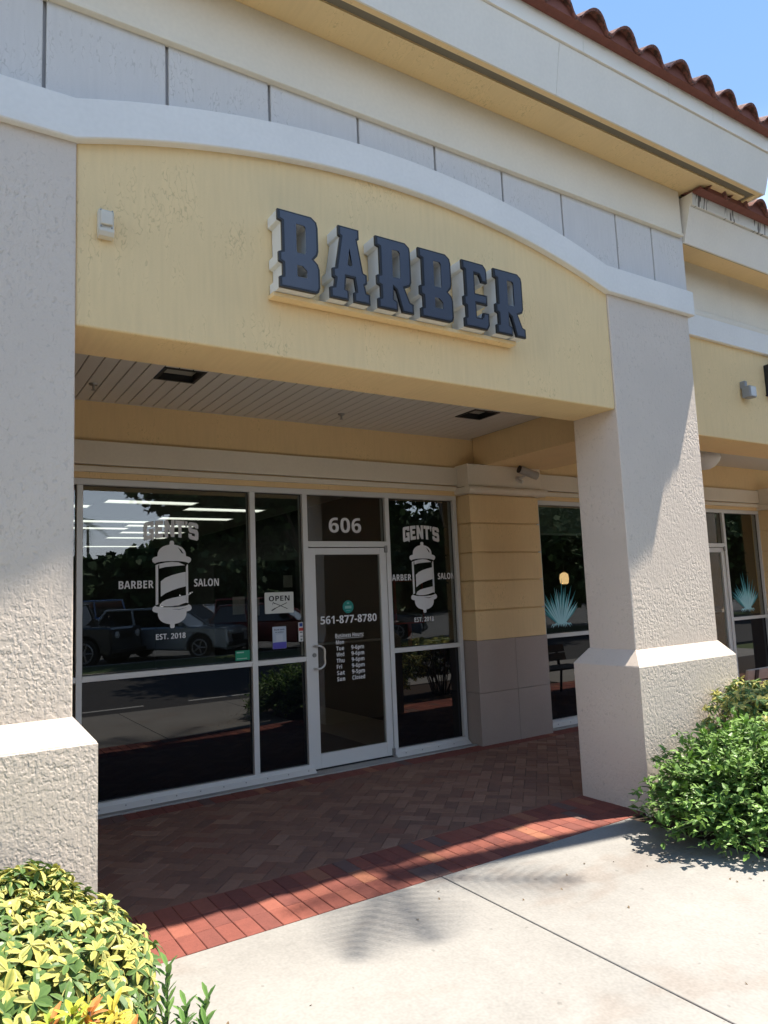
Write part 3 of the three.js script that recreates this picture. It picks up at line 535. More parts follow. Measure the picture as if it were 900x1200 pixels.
{
  const t = thing('number_decal', 'white numerals 606 on the glass above the door', 'decal', [3.735, 2.32, DZ]);
  for (const [c, a, b] of [['6', 3.542, 3.658], ['0', 3.677, 3.792], ['6', 3.81, 3.926]]) part(t, 'numeral', text(c, a, b, 2.327, 2.478, DZ), M.vinylWhite);
}
{
  const z = -0.0335, t = thing('phone_number_decal', 'white phone number lettering across the shop door glass', 'decal', [3.74, 1.4, z]);
  part(t, 'lettering', text('561-877-8780', 3.407, 4.067, 1.405, 1.482, z), M.vinylWhite);
  const h = thing('hours_decal', 'white business hours lettering on the lower door glass', 'decal', [3.73, 0.83, z]);
  part(h, 'heading', [text('Business Hours:', 3.568, 3.902, 1.262, 1.302, z), box(3.568, 3.893, 1.25, 1.254, z, z + 0.001)], M.vinylWhite);
  [['Mon', ''], ['Tue', '9-6pm'], ['Wed', '9-6pm'], ['Thu', '9-6pm'], ['Fri', '9-6pm'], ['Sat', '9-5pm'], ['Sun', 'Closed']].forEach(([d, o], i) => {
    const y = 1.196 - i * 0.0605; part(h, 'day', text(d, 3.574, 3.574 + (d === 'Fri' ? 0.06 : 0.09), y, y + 0.04, z), M.vinylWhite);
    if (o) part(h, 'opening_time', text(o, 3.749, 3.898, y, y + 0.04, z), M.vinylWhite);
  });
  const s = thing('round_sticker', 'round teal sticker on the door glass above the phone number', 'sticker', [3.728, 1.5, z]);
  part(s, 'disc', new THREE.CylinderGeometry(0.064, 0.064, 0.0015, 36).rotateX(Math.PI / 2).translate(3.728, 1.565, z + 0.0005), std([0.015, 0.24, 0.20], { roughness: 0.5 }));
  const pale = std([0.25, 0.5, 0.46]);
  part(s, 'print', [box(3.69, 3.766, 1.548, 1.575, z + 0.0016, z + 0.002), box(3.715, 3.741, 1.595, 1.61, z + 0.0016, z + 0.002), box(3.705, 3.751, 1.525, 1.529, z + 0.0016, z + 0.002)], pale);
}
{
  const t = thing('open_sign', 'white OPEN sign with scissors drawing in the narrow window', 'sign', [2.97, 1.54, DZ]);
  const sh = (x0, x1, y0, y1, r) => { const s = new THREE.Shape(); s.moveTo(x0 + r, y0); s.lineTo(x1 - r, y0); s.quadraticCurveTo(x1, y0, x1, y0 + r); s.lineTo(x1, y1 - r); s.quadraticCurveTo(x1, y1, x1 - r, y1); s.lineTo(x0 + r, y1); s.quadraticCurveTo(x0, y1, x0, y1 - r); s.lineTo(x0, y0 + r); s.quadraticCurveTo(x0, y0, x0 + r, y0); return s; };
  part(t, 'board', extrude(sh(2.82, 3.122, 1.537, 1.739, 0.012), DZ, DZ + 0.003), std([0.62, 0.64, 0.60], { roughness: 0.5 }));
  part(t, 'lettering', text('OPEN', 2.862, 3.08, 1.655, 1.705, DZ + 0.003), M.black);
  const bar = (x0, y0, x1, y1, w) => { const dx = x1 - x0, dy = y1 - y0, l = Math.hypot(dx, dy), nx = -dy / l * w / 2, ny = dx / l * w / 2; return extrude(poly([[x0 + nx, y0 + ny], [x0 - nx, y0 - ny], [x1 - nx, y1 - ny], [x1 + nx, y1 + ny]]), DZ + 0.003, DZ + 0.0042); };
  part(t, 'scissors', [bar(2.92, 1.635, 3.055, 1.577, 0.006), bar(2.925, 1.585, 3.05, 1.635, 0.006), bar(2.888, 1.565, 2.93, 1.587, 0.011), bar(2.905, 1.642, 2.925, 1.63, 0.009), bar(2.902, 1.64, 2.9, 1.618, 0.004)], M.black);
  const c = thing('booking_card', 'pale blue card with purple foot stuck in the narrow window', 'card', [2.965, 1.2, DZ]);
  part(c, 'card', [extrude(sh(2.893, 3.036, 1.2, 1.41, 0.008), DZ, DZ + 0.0015)], std([0.45, 0.52, 0.62]));
  part(c, 'foot', extrude(sh(2.894, 3.035, 1.201, 1.262, 0.008), DZ + 0.0016, DZ + 0.0022), std([0.10, 0.09, 0.42]));
  part(c, 'patch', box(2.931, 2.998, 1.268, 1.335, DZ + 0.0016, DZ + 0.0022), std([0.55, 0.6, 0.68]));
  part(c, 'lettering', [text('Book with', 2.912, 3.018, 1.375, 1.387, DZ + 0.0016, 0.0006), text('us online', 2.922, 3.008, 1.352, 1.363, DZ + 0.0016, 0.0006)], std([0.03, 0.04, 0.08]));
  const k = thing('card_strip_sticker', 'narrow white sticker strip with blue and red blocks beside the door frame', 'sticker', [3.195, 1.25, DZ]);
  part(k, 'backing', box(3.168, 3.222, 1.252, 1.438, DZ, DZ + 0.0012), std([0.7, 0.7, 0.7]));
  part(k, 'blue_block', box(3.178, 3.212, 1.397, 1.43, DZ + 0.0014, DZ + 0.002), std([0.03, 0.08, 0.3])); part(k, 'red_block', box(3.172, 3.218, 1.355, 1.385, DZ + 0.0014, DZ + 0.002), std([0.5, 0.06, 0.05]));
  part(k, 'grey_block', [box(3.18, 3.21, 1.335, 1.347, DZ + 0.0014, DZ + 0.002), box(3.185, 3.212, 1.298, 1.308, DZ + 0.0014, DZ + 0.002), box(3.188, 3.206, 1.262, 1.28, DZ + 0.0014, DZ + 0.002)], std([0.2, 0.25, 0.24]));
  const e = thing('green_sticker', 'small green sticker in the lower corner of the big window', 'sticker', [2.588, 1.12, DZ]);
  part(e, 'backing', box(2.518, 2.66, 1.122, 1.212, DZ, DZ + 0.0012), std([0.03, 0.30, 0.17])); part(e, 'print', [box(2.53, 2.60, 1.19, 1.2, DZ + 0.0014, DZ + 0.002), box(2.53, 2.63, 1.135, 1.142, DZ + 0.0014, DZ + 0.002)], std([0.4, 0.6, 0.5]));
}
function agave(label, cx, y0, h) { // printed agave on the glass: flat pointed leaves
  const t = thing('agave_decal', label, 'decal', [cx, y0, DZ], 'agave decals');
  const mats = [std([0.04, 0.23, 0.26]), std([0.14, 0.46, 0.52]), std([0.42, 0.74, 0.80])], leaves = [[], [], []];
  for (let i = 0; i < 39; i++) {
    const a = (i / 38 - 0.5) * 2, layer = i % 3, ang = a * 1.02 * (1 - 0.12 * layer) + rr(-0.05, 0.05), L = h * (0.95 - 0.22 * Math.abs(a)) * (1 - 0.10 * layer) * rr(0.72, 1.08), w = 0.017 - 0.003 * layer;
    const dx = Math.sin(ang), dy = Math.cos(ang), bx = cx + a * 0.06, by = y0 + 0.06, px = dy, py = -dx;
    leaves[layer].push(extrude(poly([[bx - px * w * 0.6, by - py * w * 0.6], [bx + dx * L * 0.55 - px * w, by + dy * L * 0.55 - py * w], [bx + dx * L, by + dy * L], [bx + dx * L * 0.55 + px * w, by + dy * L * 0.55 + py * w], [bx + px * w * 0.6, by + py * w * 0.6]]), DZ + layer * 0.0004 + i * 0.000004, DZ + 0.0003 + layer * 0.0004 + i * 0.000004));
  }
  leaves.forEach((l, k) => part(t, 'leaves', l, mats[k]));
  const roots = []; for (let i = 0; i < 13; i++) { const x = cx + (i / 12 - 0.5) * 0.3, r = rr(0.03, 0.06); roots.push(extrude(poly([[x - 0.012, y0 + 0.06], [x + (x - cx) * 0.25, y0 + 0.06 - r], [x + 0.012, y0 + 0.06]]), DZ, DZ + 0.0004)); }
  part(t, 'roots', [...roots, extrude(poly([[cx - 0.12, y0 + 0.05], [cx + 0.12, y0 + 0.05], [cx + 0.06, y0 + 0.1], [cx - 0.06, y0 + 0.1]]), DZ - 0.0002, DZ + 0.0003)], mats[2]);
}
agave('teal agave plant decal on the window beside the yellow pilaster', 6.79, 1.165, 0.58);
agave('teal agave plant decal on the window beside the neighbouring glass door', 10.89, 1.165, 0.58);

// ------------------------------------------------------------------ channel letter sign
{
  const t = thing('channel_letter_sign', 'slate blue block letters BARBER with white sides on the yellow wall', 'sign', [2.62, 3.372, 2.70]);
  const gl = {
    B: [[[0, 1], [0.82, 1], [0.95, 0.945], [0.98, 0.87], [0.98, 0.56], [0.95, 0.5], [0.86, 0.44], [0.96, 0.39], [1, 0.32], [1, 0.08], [0.96, 0.02], [0.9, 0], [0.02, 0], [0.02, 0.13], [0.1, 0.15], [0.1, 0.31], [0.01, 0.33], [0.01, 0.45], [0.1, 0.47], [0.1, 0.85], [0, 0.87]], [[0.39, 0.88], [0.66, 0.88], [0.715, 0.84], [0.715, 0.5], [0.66, 0.455], [0.43, 0.455], [0.39, 0.49]], [[0.39, 0.345], [0.6, 0.345], [0.73, 0.28], [0.73, 0.145], [0.42, 0.145], [0.39, 0.17]]],
    A: [[[0.24, 1], [0.76, 1], [0.76, 0.87], [0.71, 0.85], [0.84, 0.42], [0.93, 0.40], [0.93, 0.28], [0.87, 0.25], [0.91, 0.15], [1, 0.14], [1, 0], [0.59, 0], [0.59, 0.13], [0.65, 0.15], [0.61, 0.32], [0.4, 0.32], [0.37, 0.15], [0.45, 0.13], [0.45, 0], [0, 0], [0, 0.14], [0.1, 0.16], [0.13, 0.27], [0.07, 0.29], [0.07, 0.40], [0.16, 0.42], [0.29, 0.85], [0.24, 0.87]], [[0.5, 0.76], [0.61, 0.49], [0.57, 0.445], [0.43, 0.445], [0.40, 0.49]]],
    R: [[[0, 1], [0.82, 1], [0.94, 0.945], [0.96, 0.88], [0.96, 0.45], [0.92, 0.39], [0.76, 0.35], [0.9, 0.16], [1, 0.14], [1, 0], [0.68, 0], [0.53, 0.29], [0.45, 0.33], [0.45, 0.16], [0.55, 0.13], [0.55, 0], [0.02, 0], [0.02, 0.13], [0.1, 0.15], [0.1, 0.31], [0.01, 0.33], [0.01, 0.45], [0.1, 0.47], [0.1, 0.85], [0, 0.87]], [[0.39, 0.88], [0.65, 0.88], [0.705, 0.84], [0.705, 0.48], [0.65, 0.44], [0.39, 0.44]]],
    E: [[[0, 1], [0.84, 1], [0.96, 0.94], [0.98, 0.87], [0.98, 0.72], [0.76, 0.72], [0.72, 0.78], [0.66, 0.83], [0.48, 0.83], [0.48, 0.53], [0.95, 0.53], [0.95, 0.38], [0.5, 0.38], [0.5, 0.17], [0.68, 0.17], [0.74, 0.2], [0.78, 0.26], [1, 0.26], [1, 0.08], [0.9, 0], [0.02, 0], [0.02, 0.13], [0.1, 0.15], [0.1, 0.31], [0.01, 0.33], [0.01, 0.45], [0.1, 0.47], [0.1, 0.85], [0, 0.87]]],
  };
  const y0 = 3.432, h = 0.466;
  const mk = (ch, x0, x1) => { const c = (q) => q.map(([u, v]) => [x0 + u * (x1 - x0), y0 + v * h]); const s = poly(c(gl[ch][0])); for (const hole of gl[ch].slice(1)) s.holes.push(new THREE.Path(c(hole).map(([x, y]) => new THREE.Vector2(x, y)))); return s; };
  const insetShape = (ch, x0, x1, z0, z1, d) => { const g = new THREE.ExtrudeGeometry(mk(ch, x0, x1), { depth: z1 - z0 - 0.001, bevelEnabled: true, bevelSize: -d, bevelThickness: 0.001, bevelSegments: 1 }); return muv(g.translate(0, 0, z0)); };
  for (const [ch, x0, x1] of [['B', 1.706, 1.964], ['A', 2.036, 2.308], ['R', 2.366, 2.633], ['B', 2.691, 2.955], ['E', 3.05, 3.267], ['R', 3.331, 3.601]]) {
    const l = part(t, 'letter', extrude(mk(ch, x0, x1), 2.702, 2.824), M.letterReturn);
    part(l, 'trim_cap', extrude(mk(ch, x0 - 0.003, x1 + 0.003), 2.8245, 2.845, 0.002), M.letterTrim);
    const s = new THREE.ExtrudeGeometry(mk(ch, x0, x1), { depth: 0.0018, bevelEnabled: true, bevelThickness: 0.0002, bevelSize: 0.0002, bevelOffset: -0.012, bevelSegments: 1 });
    part(l, 'face', muv(s.translate(0, 0, 2.8455)), M.letterFace);
  }
  part(t, 'raceway', rbox(1.70, 3.575, 3.403, 3.43, 2.699, 2.772, 0.004), M.yellow);
}
// ------------------------------------------------------------------ small fixtures
{
  const t = thing('wall_sensor_box', 'small beige weatherproof box on the yellow wall by the grey pier', 'junction box', [0.796, 3.55, 2.70]);
  const m = std([0.72, 0.66, 0.55], { map: T.mottle, roughness: 0.6 });
  part(t, 'body', rbox(0.757, 0.834, 3.566, 3.694, 2.696, 2.742, 0.008), m); part(t, 'cover', rbox(0.765, 0.826, 3.606, 3.682, 2.742, 2.758, 0.008), m);
  part(t, 'hood', solidX([[2.70, 3.566], [2.752, 3.588], [2.752, 3.572], [2.74, 3.552], [2.70, 3.55]], 0.76, 0.832), m);
  part(t, 'screw', [[0.768, 3.686], [0.823, 3.688], [0.77, 3.6], [0.822, 3.598]].map(([x, y]) => new THREE.CylinderGeometry(0.004, 0.004, 0.01, 8).rotateX(Math.PI / 2).translate(x, y, 2.743)), M.aluDark);
}
{
  const t = thing('floodlight', 'small grey wall light on the wing above the walkway', 'wall light', [7.07, 3.47, 2.392]);
  const m = std([0.25, 0.26, 0.27], { roughness: 0.5 });
  part(t, 'housing', rbox(7.01, 7.13, 3.50, 3.62, 2.41, 2.50, 0.012), m); part(t, 'mount', rbox(7.02, 7.065, 3.6, 3.68, 2.391, 2.45, 0.01), m); part(t, 'lens', rbox(7.02, 7.12, 3.51, 3.61, 2.50, 2.505, 0.002), phy([0.3, 0.32, 0.33], { roughness: 0.1 }));
  const b = thing('neighbour_sign', 'edge of a black sign on the neighbouring yellow wall', 'sign', [7.5, 3.7, 2.40]);
  part(b, 'panel', rbox(7.5, 9.2, 3.60, 3.92, 2.393, 2.47, 0.006), M.black); part(b, 'trim', rbox(7.49, 9.21, 3.585, 3.598, 2.393, 2.475, 0.003), M.black);
}
{
  const t = thing('pendant_fixture', 'white pendant dome fixture hanging from the wing soffit beside the pier', 'dome fixture', [8.16, 3.04, 1.2]);
  const m = phy([0.82, 0.82, 0.82], { roughness: 0.4 });
  part(t, 'stem', cyl(V(8.16, 3.22, 1.2), V(8.16, 3.43, 1.2), 0.09, 0.085, 28), m);
  part(t, 'dome', new THREE.LatheGeometry([[0.0, -0.21], [0.06, -0.205], [0.12, -0.175], [0.17, -0.12], [0.188, -0.07], [0.178, -0.03], [0.13, 0.0], [0.092, 0.012], [0, 0.012]].map(([x, y]) => new THREE.Vector2(x, y)), 40).translate(8.16, 3.25, 1.2), m);
}
{
  const t = thing('security_camera', 'grey bullet security camera on the cream capital above the pilaster', 'security camera', [5.93, 2.93, 0.236]);
  const m = phy([0.42, 0.41, 0.39], { roughness: 0.45 });
  part(t, 'bracket', [cyl(V(5.93, 2.955, 0.236), V(5.93, 2.955, 0.27), 0.035, 0.032, 20), cyl(V(5.93, 2.955, 0.27), V(5.955, 2.985, 0.34), 0.016, 0.014, 12), cyl(V(5.925, 2.93, 0.25), V(5.945, 2.915, 0.30), 0.02, 0.02, 12)], phy([0.62, 0.60, 0.56], { roughness: 0.5 }));
  const p0 = V(5.86, 3.052, 0.345), p1 = V(6.085, 2.975, 0.40), at = (u) => p0.clone().lerp(p1, u);
  const body = part(t, 'body', cyl(at(0.03), at(0.92), 0.043, 0.043, 28), m);
  part(body, 'sunshield', cyl(at(0.08), at(1.0), 0.0465, 0.0465, 28), m);
  part(body, 'lens', cyl(at(1.001), at(1.015), 0.038, 0.038, 24), M.black); part(body, 'rear_cap', cyl(at(-0.03), at(0.029), 0.0445, 0.044, 24), M.black);
}
for (const [x, z, w] of [[1.539, 0.855, 'grey pier'], [4.549, 0.84, 'security camera']]) {
  const t = thing('recessed_light', `square black recessed ceiling light on the ${w} side of the soffit`, 'ceiling light', [x + 0.16, CE, z + 0.157], 'recessed soffit lights');
  const x1 = x + 0.322, z1 = z + 0.315, f = 0.024;
  part(t, 'trim', [box(x, x1, CE - 0.006, CE + 0.004, z, z + f), box(x, x1, CE - 0.006, CE + 0.004, z1 - f, z1), box(x, x + f, CE - 0.006, CE + 0.004, z + f, z1 - f), box(x1 - f, x1, CE - 0.006, CE + 0.004, z + f, z1 - f)], M.black);
  part(t, 'housing', [box(x + 0.012, x + 0.02, CE + 0.004, CE + 0.12, z + 0.01, z1 - 0.01), box(x1 - 0.02, x1 - 0.012, CE + 0.004, CE + 0.12, z + 0.01, z1 - 0.01), box(x + 0.02, x1 - 0.02, CE + 0.004, CE + 0.12, z + 0.01, z + 0.018), box(x + 0.02, x1 - 0.02, CE + 0.004, CE + 0.12, z1 - 0.018, z1 - 0.01), box(x + 0.01, x1 - 0.01, CE + 0.12, CE + 0.13, z + 0.01, z1 - 0.01)], M.black);
  part(t, 'lens', box(x + 0.024, x1 - 0.024, CE + 0.05, CE + 0.056, z + 0.022, z1 - 0.022), phy([0.45, 0.43, 0.36], { roughness: 0.3 }));
}
for (const [x, z, w] of [[1.16, 0.52, 'dark pendent sprinkler head in the soffit near the grey pier'], [3.437, 0.475, 'dark pendent sprinkler head in the soffit above the shop door'], [7.9, 0.9, 'dark pendent sprinkler head in the neighbouring soffit']]) {
  const t = thing('sprinkler_head', w, 'sprinkler', [x, CE, z], 'sprinkler heads');
  part(t, 'escutcheon', new THREE.CylinderGeometry(0.036, 0.03, 0.012, 20).translate(x, CE - 0.006, z), M.aluDark); part(t, 'stem', cyl(V(x, CE - 0.05, z), V(x, CE - 0.012, z), 0.008, 0.012, 10), M.aluDark); part(t, 'deflector', new THREE.CylinderGeometry(0.018, 0.018, 0.003, 14).translate(x, CE - 0.052, z), M.aluDark);
}
{ // slatted bench under the wing, its back towards the walk
  const t = thing('bench', 'weathered slatted bench with black brackets behind the grey pier', 'bench', [8.1, 0, 1.8]);
  const wood = std([0.50, 0.42, 0.34], { map: T.wood, roughness: 0.8 });
  const slat = (y, z, tilt, w, name) => { const g = rbox(7.27, 8.95, -w / 2, w / 2, -0.016, 0.016, 0.005); g.rotateX(tilt); g.translate(0, y, z); part(t, name, g, wood); };
  slat(0.685, 2.02, 0.2, 0.115, 'back_slat'); slat(0.555, 1.993, 0.2, 0.115, 'back_slat');
  for (let i = 0; i < 4; i++) slat(0.42, 1.90 - i * 0.115, Math.PI / 2, 0.1, 'seat_slat');
  for (const x of [7.42, 8.80]) {
    part(t, 'bracket', [rbox(x - 0.03, x + 0.03, 0.42, 0.74, 2.012, 2.024, 0.003).translate(0, -0.585, -2.018).rotateX(0.2).translate(0, 0.585, 2.022)], M.black);
    part(t, 'leg', [cyl(V(x, 0, 1.98), V(x, 0.42, 1.94), 0.02), cyl(V(x, 0.405, 1.96), V(x, 0.405, 1.52), 0.018)], M.black); part(t, 'leg', cyl(V(x, 0, 1.5), V(x, 0.42, 1.54), 0.02), M.black);
  }
}
{ // things seen through the glass
  const t = thing('floor_mat', 'dark floor mat inside the shop door', 'mat', [3.7, 0, -0.9]);
  part(t, 'mat', rbox(3.1, 4.3, 0.001, 0.012, -1.75, -0.2, 0.004), std([0.03, 0.03, 0.035])); part(t, 'edge', [box(3.08, 3.099, 0.001, 0.008, -1.75, -0.2), box(4.301, 4.32, 0.001, 0.008, -1.75, -0.2)], M.black);
  const f = thing('framed_poster', 'red framed poster standing inside the pane right of the door', 'poster', [4.72, 1.25, -0.42]);
  part(f, 'frame', [box(4.56, 4.58, 1.33, 1.83, -0.45, -0.42), box(4.94, 4.96, 1.33, 1.83, -0.45, -0.42), box(4.58, 4.94, 1.81, 1.83, -0.45, -0.42), box(4.58, 4.94, 1.33, 1.35, -0.45, -0.42), box(4.74, 4.78, 0.0, 1.33, -0.45, -0.43)], std([0.30, 0.05, 0.03])); part(f, 'print', box(4.58, 4.94, 1.35, 1.81, -0.442, -0.436), std([0.10, 0.075, 0.05]));
  const p = thing('paper_notice', 'pale paper notices pinned on the partition inside the door', 'notices', [4.6, 1.2, -4.5]);
  for (const [x, y, w, h] of [[4.2, 1.45, 0.2, 0.28], [4.45, 1.42, 0.2, 0.28], [4.85, 1.55, 0.25, 0.2], [5.08, 1.85, 0.16, 0.2]]) part(p, 'sheet', box(x, x + w, y, y + h, -4.499, -4.494), std([0.55, 0.53, 0.48]));
  const b = thing('roller_blind', 'grey green roller blind half drawn behind the neighbouring window', 'blind', [7.2, 2.36, -0.14]);
  part(b, 'fabric', box(6.5, 7.86, 2.36, 2.7, -0.142, -0.138), std([0.14, 0.18, 0.15])); part(b, 'bottom_bar', rbox(6.5, 7.86, 2.335, 2.36, -0.15, -0.13, 0.005), std([0.25, 0.29, 0.26]));
  const l = thing('pendant_lamp', 'warm glowing pendant lamp inside the neighbouring unit', 'lamp', [9.5, 1.75, -2.5]);
  part(l, 'lamp_shade', new THREE.LatheGeometry([[0.03, 0.2], [0.07, 0.17], [0.08, 0.1], [0.07, 0.02], [0.05, 0]].map(([x, y]) => new THREE.Vector2(x, y)), 24).translate(9.5, 1.72, -2.5), new THREE.MeshStandardMaterial({ color: rgb(0.7, 0.5, 0.3), emissive: rgb(1, 0.62, 0.28), emissiveIntensity: 0.55 }));
  part(l, 'cord', cyl(V(9.5, 1.92, -2.5), V(9.5, 3.12, -2.5), 0.006), M.black);
  const pl = new THREE.PointLight(rgb(1, 0.7, 0.4), 0.5); pl.position.set(0, 0.07, 0); pl.castShadow = true; l.add(pl);
}

// ------------------------------------------------------------------ planting
function leafGeo(len, wid, fold, droop, cMid, cEdge, seg = 3) { // along +z, folded on the midrib, drooping
  const P = [], C = [], pt = (u, s) => { const w = wid / 2 * Math.pow(Math.sin(Math.PI * Math.min(0.955, 0.05 + 0.905 * Math.pow(u, 1.25))), 0.75); return [s * w, -droop * len * u * u + Math.abs(s) * w * fold, len * u]; };
  const col = (s, c) => (s === 0 ? cMid : cEdge);
  for (let i = 0; i < seg; i++) {
    const u0 = i / seg, u1 = (i + 1) / seg;
    for (const s of [-1, 1]) { const a = pt(u0, 0), b = pt(u1, 0), c = pt(u1, s), d = pt(u0, s); const t = s > 0 ? [a, b, c, a, c, d] : [a, c, b, a, d, c], k = s > 0 ? [0, 0, 1, 0, 1, 1] : [0, 1, 0, 0, 1, 1]; t.forEach((p, j) => { P.push(...p); C.push(...(k[j] ? cEdge : cMid)); }); }
  }
  const g = tris(P); g.setAttribute('color', new THREE.BufferAttribute(new Float32Array(C), 3)); return g;
}
const leafMat = new THREE.MeshPhysicalMaterial({ color: rgb(1, 1, 1), vertexColors: true, roughness: 0.9, transmission: 0.22, thickness: 0, clearcoat: 0.45, clearcoatRoughness: 0.35, side: THREE.DoubleSide });
const barkMat = std([0.14, 0.11, 0.08], { map: T.brick, roughness: 1 });
const mixc = (a, b, t) => a.map((v, i) => v + (b[i] - v) * t);
function whorl(n, len, tone) { // palmate leaf of the umbrella shrub: yellow and green blotched leaflets round a stalk
  const out = [];
  for (let i = 0; i < n; i++) {
    const y = [0.51, 0.47, 0.09], g = [0.07, 0.15, 0.025], d = [0.13, 0.23, 0.035];
    const k = rnd(), e = k < tone ? mixc(y, [0.56, 0.52, 0.17], rnd()) : mixc(d, g, rnd()), m = k < tone ? (rnd() < 0.55 ? mixc(y, g, rr(0.3, 0.8)) : y) : g;
    const l = leafGeo(len * rr(0.75, 1.1), len * rr(0.34, 0.44), rr(0.2, 0.6), rr(0.05, 0.6), m, e, 4);
    l.rotateX(rr(-0.55, 0.7)); l.rotateY(i / n * 6.283 + rr(-0.3, 0.3)); out.push(l);
  }
  const st = cyl(V(0, -0.09, 0), V(0, 0, 0), 0.0025, 0.0022, 5); st.setAttribute('color', new THREE.BufferAttribute(new Float32Array(st.attributes.position.count * 3).fill(0.1), 3)); out.push(st);
  return merge(out);
}
const whorls = []; for (let i = 0; i < 14; i++) whorls.push(whorl(9 + (i % 3), 0.05, [0.7, 0.5, 0.75, 0.35, 0.65, 0.1, 0.55][i % 7]));
function umbrellaShrub(label, c, half, nOwn, nRest) {
  const t = thing('variegated_shrub', label, 'shrub', [c[0], 0, c[2]]);
  const place = (k) => { // on a rounded box surface
    let p, n;
    const f = rnd(), sx = () => rr(-1, 1);
    const q = f < 0.36 ? [sx(), 1, sx()] : f < 0.68 ? [sx(), rr(-0.5, 1), 1] : f < 0.9 ? [1, rr(-0.5, 1), sx()] : [-1, rr(-0.3, 1), sx()];
    const pw = 4, r = Math.pow(Math.abs(q[0]) ** pw + Math.abs(q[1]) ** pw + Math.abs(q[2]) ** pw, 1 / pw);
    const dir = q.map((v) => v / r), depth = k === 'deep' ? rr(0.72, 0.93) : rr(0.9, 1.05) + 0.05 * Math.sin(q[0] * 7 + q[2] * 5);
    p = V(c[0] + dir[0] * half[0] * depth, c[1] + dir[1] * half[1] * depth, c[2] + dir[2] * half[2] * depth); n = V(dir[0], Math.max(dir[1], 0) + 0.55, dir[2]).add(V(rr(-0.4, 0.4), rr(-0.2, 0.3), rr(-0.4, 0.4))).normalize();
    if (p.y < 0.06) p.y = rr(0.06, 0.2);
    return [p, n, rr(0.8, 1.2)];
  };
  const mtx = ([p, n, s]) => new THREE.Matrix4().compose(p.clone().sub(V(c[0], 0, c[2])), new THREE.Quaternion().setFromUnitVectors(V(0, 1, 0), n).multiply(new THREE.Quaternion().setFromAxisAngle(V(0, 1, 0), rr(0, 6.28))), V(s, s, s));
  for (let i = 0; i < nOwn; i++) { const m = new THREE.Mesh(whorls[Math.floor(rnd() * whorls.length)], leafMat); m.name = 'leaf'; m.applyMatrix4(mtx(place('top'))); m.castShadow = m.receiveShadow = true; t.add(m); }
  const rest = []; for (let i = 0; i < nRest; i++) rest.push(whorls[Math.floor(rnd() * whorls.length)].clone().applyMatrix4(mtx(place(i % 3 ? 'deep' : 'top'))));
  const m = new THREE.Mesh(merge(rest), leafMat); m.name = 'inner_leaves'; m.userData.kind = 'stuff'; m.castShadow = true; t.add(m);
  const st = []; for (let i = 0; i < 22; i++) { const a = rr(0, 6.28), r = rr(0.05, 0.35); st.push(cyl(V(c[0] + Math.cos(a) * r * half[0] * 0.7, -0.05, c[2] + Math.sin(a) * r * half[2] * 0.7), V(c[0] + Math.cos(a) * half[0] * rr(0.4, 0.85), c[1] + half[1] * rr(0.1, 0.8), c[2] + Math.sin(a) * half[2] * rr(0.4, 0.85)), 0.012, 0.006, 6)); }
  part(t, 'stem', st, barkMat);
}
umbrellaShrub('yellow variegated umbrella shrub clipped low in front of the pier beside the sign wall', [-0.10, 0.34, 3.56], [0.79, 0.34, 0.66], 300, 4600);
umbrellaShrub('yellow variegated shrub in the bed behind the pier before the neighbouring window', [7.4, 0.45, 3.3], [0.75, 0.45, 0.45], 0, 1100);
umbrellaShrub('yellow variegated shrub farthest along the bed near the palm', [8.9, 0.45, 3.35], [0.6, 0.42, 0.4], 0, 800);
umbrellaShrub('yellow variegated shrub behind the green bush beside the pier and bench', [5.85, 0.42, 3.12], [0.68, 0.43, 0.33], 200, 900);
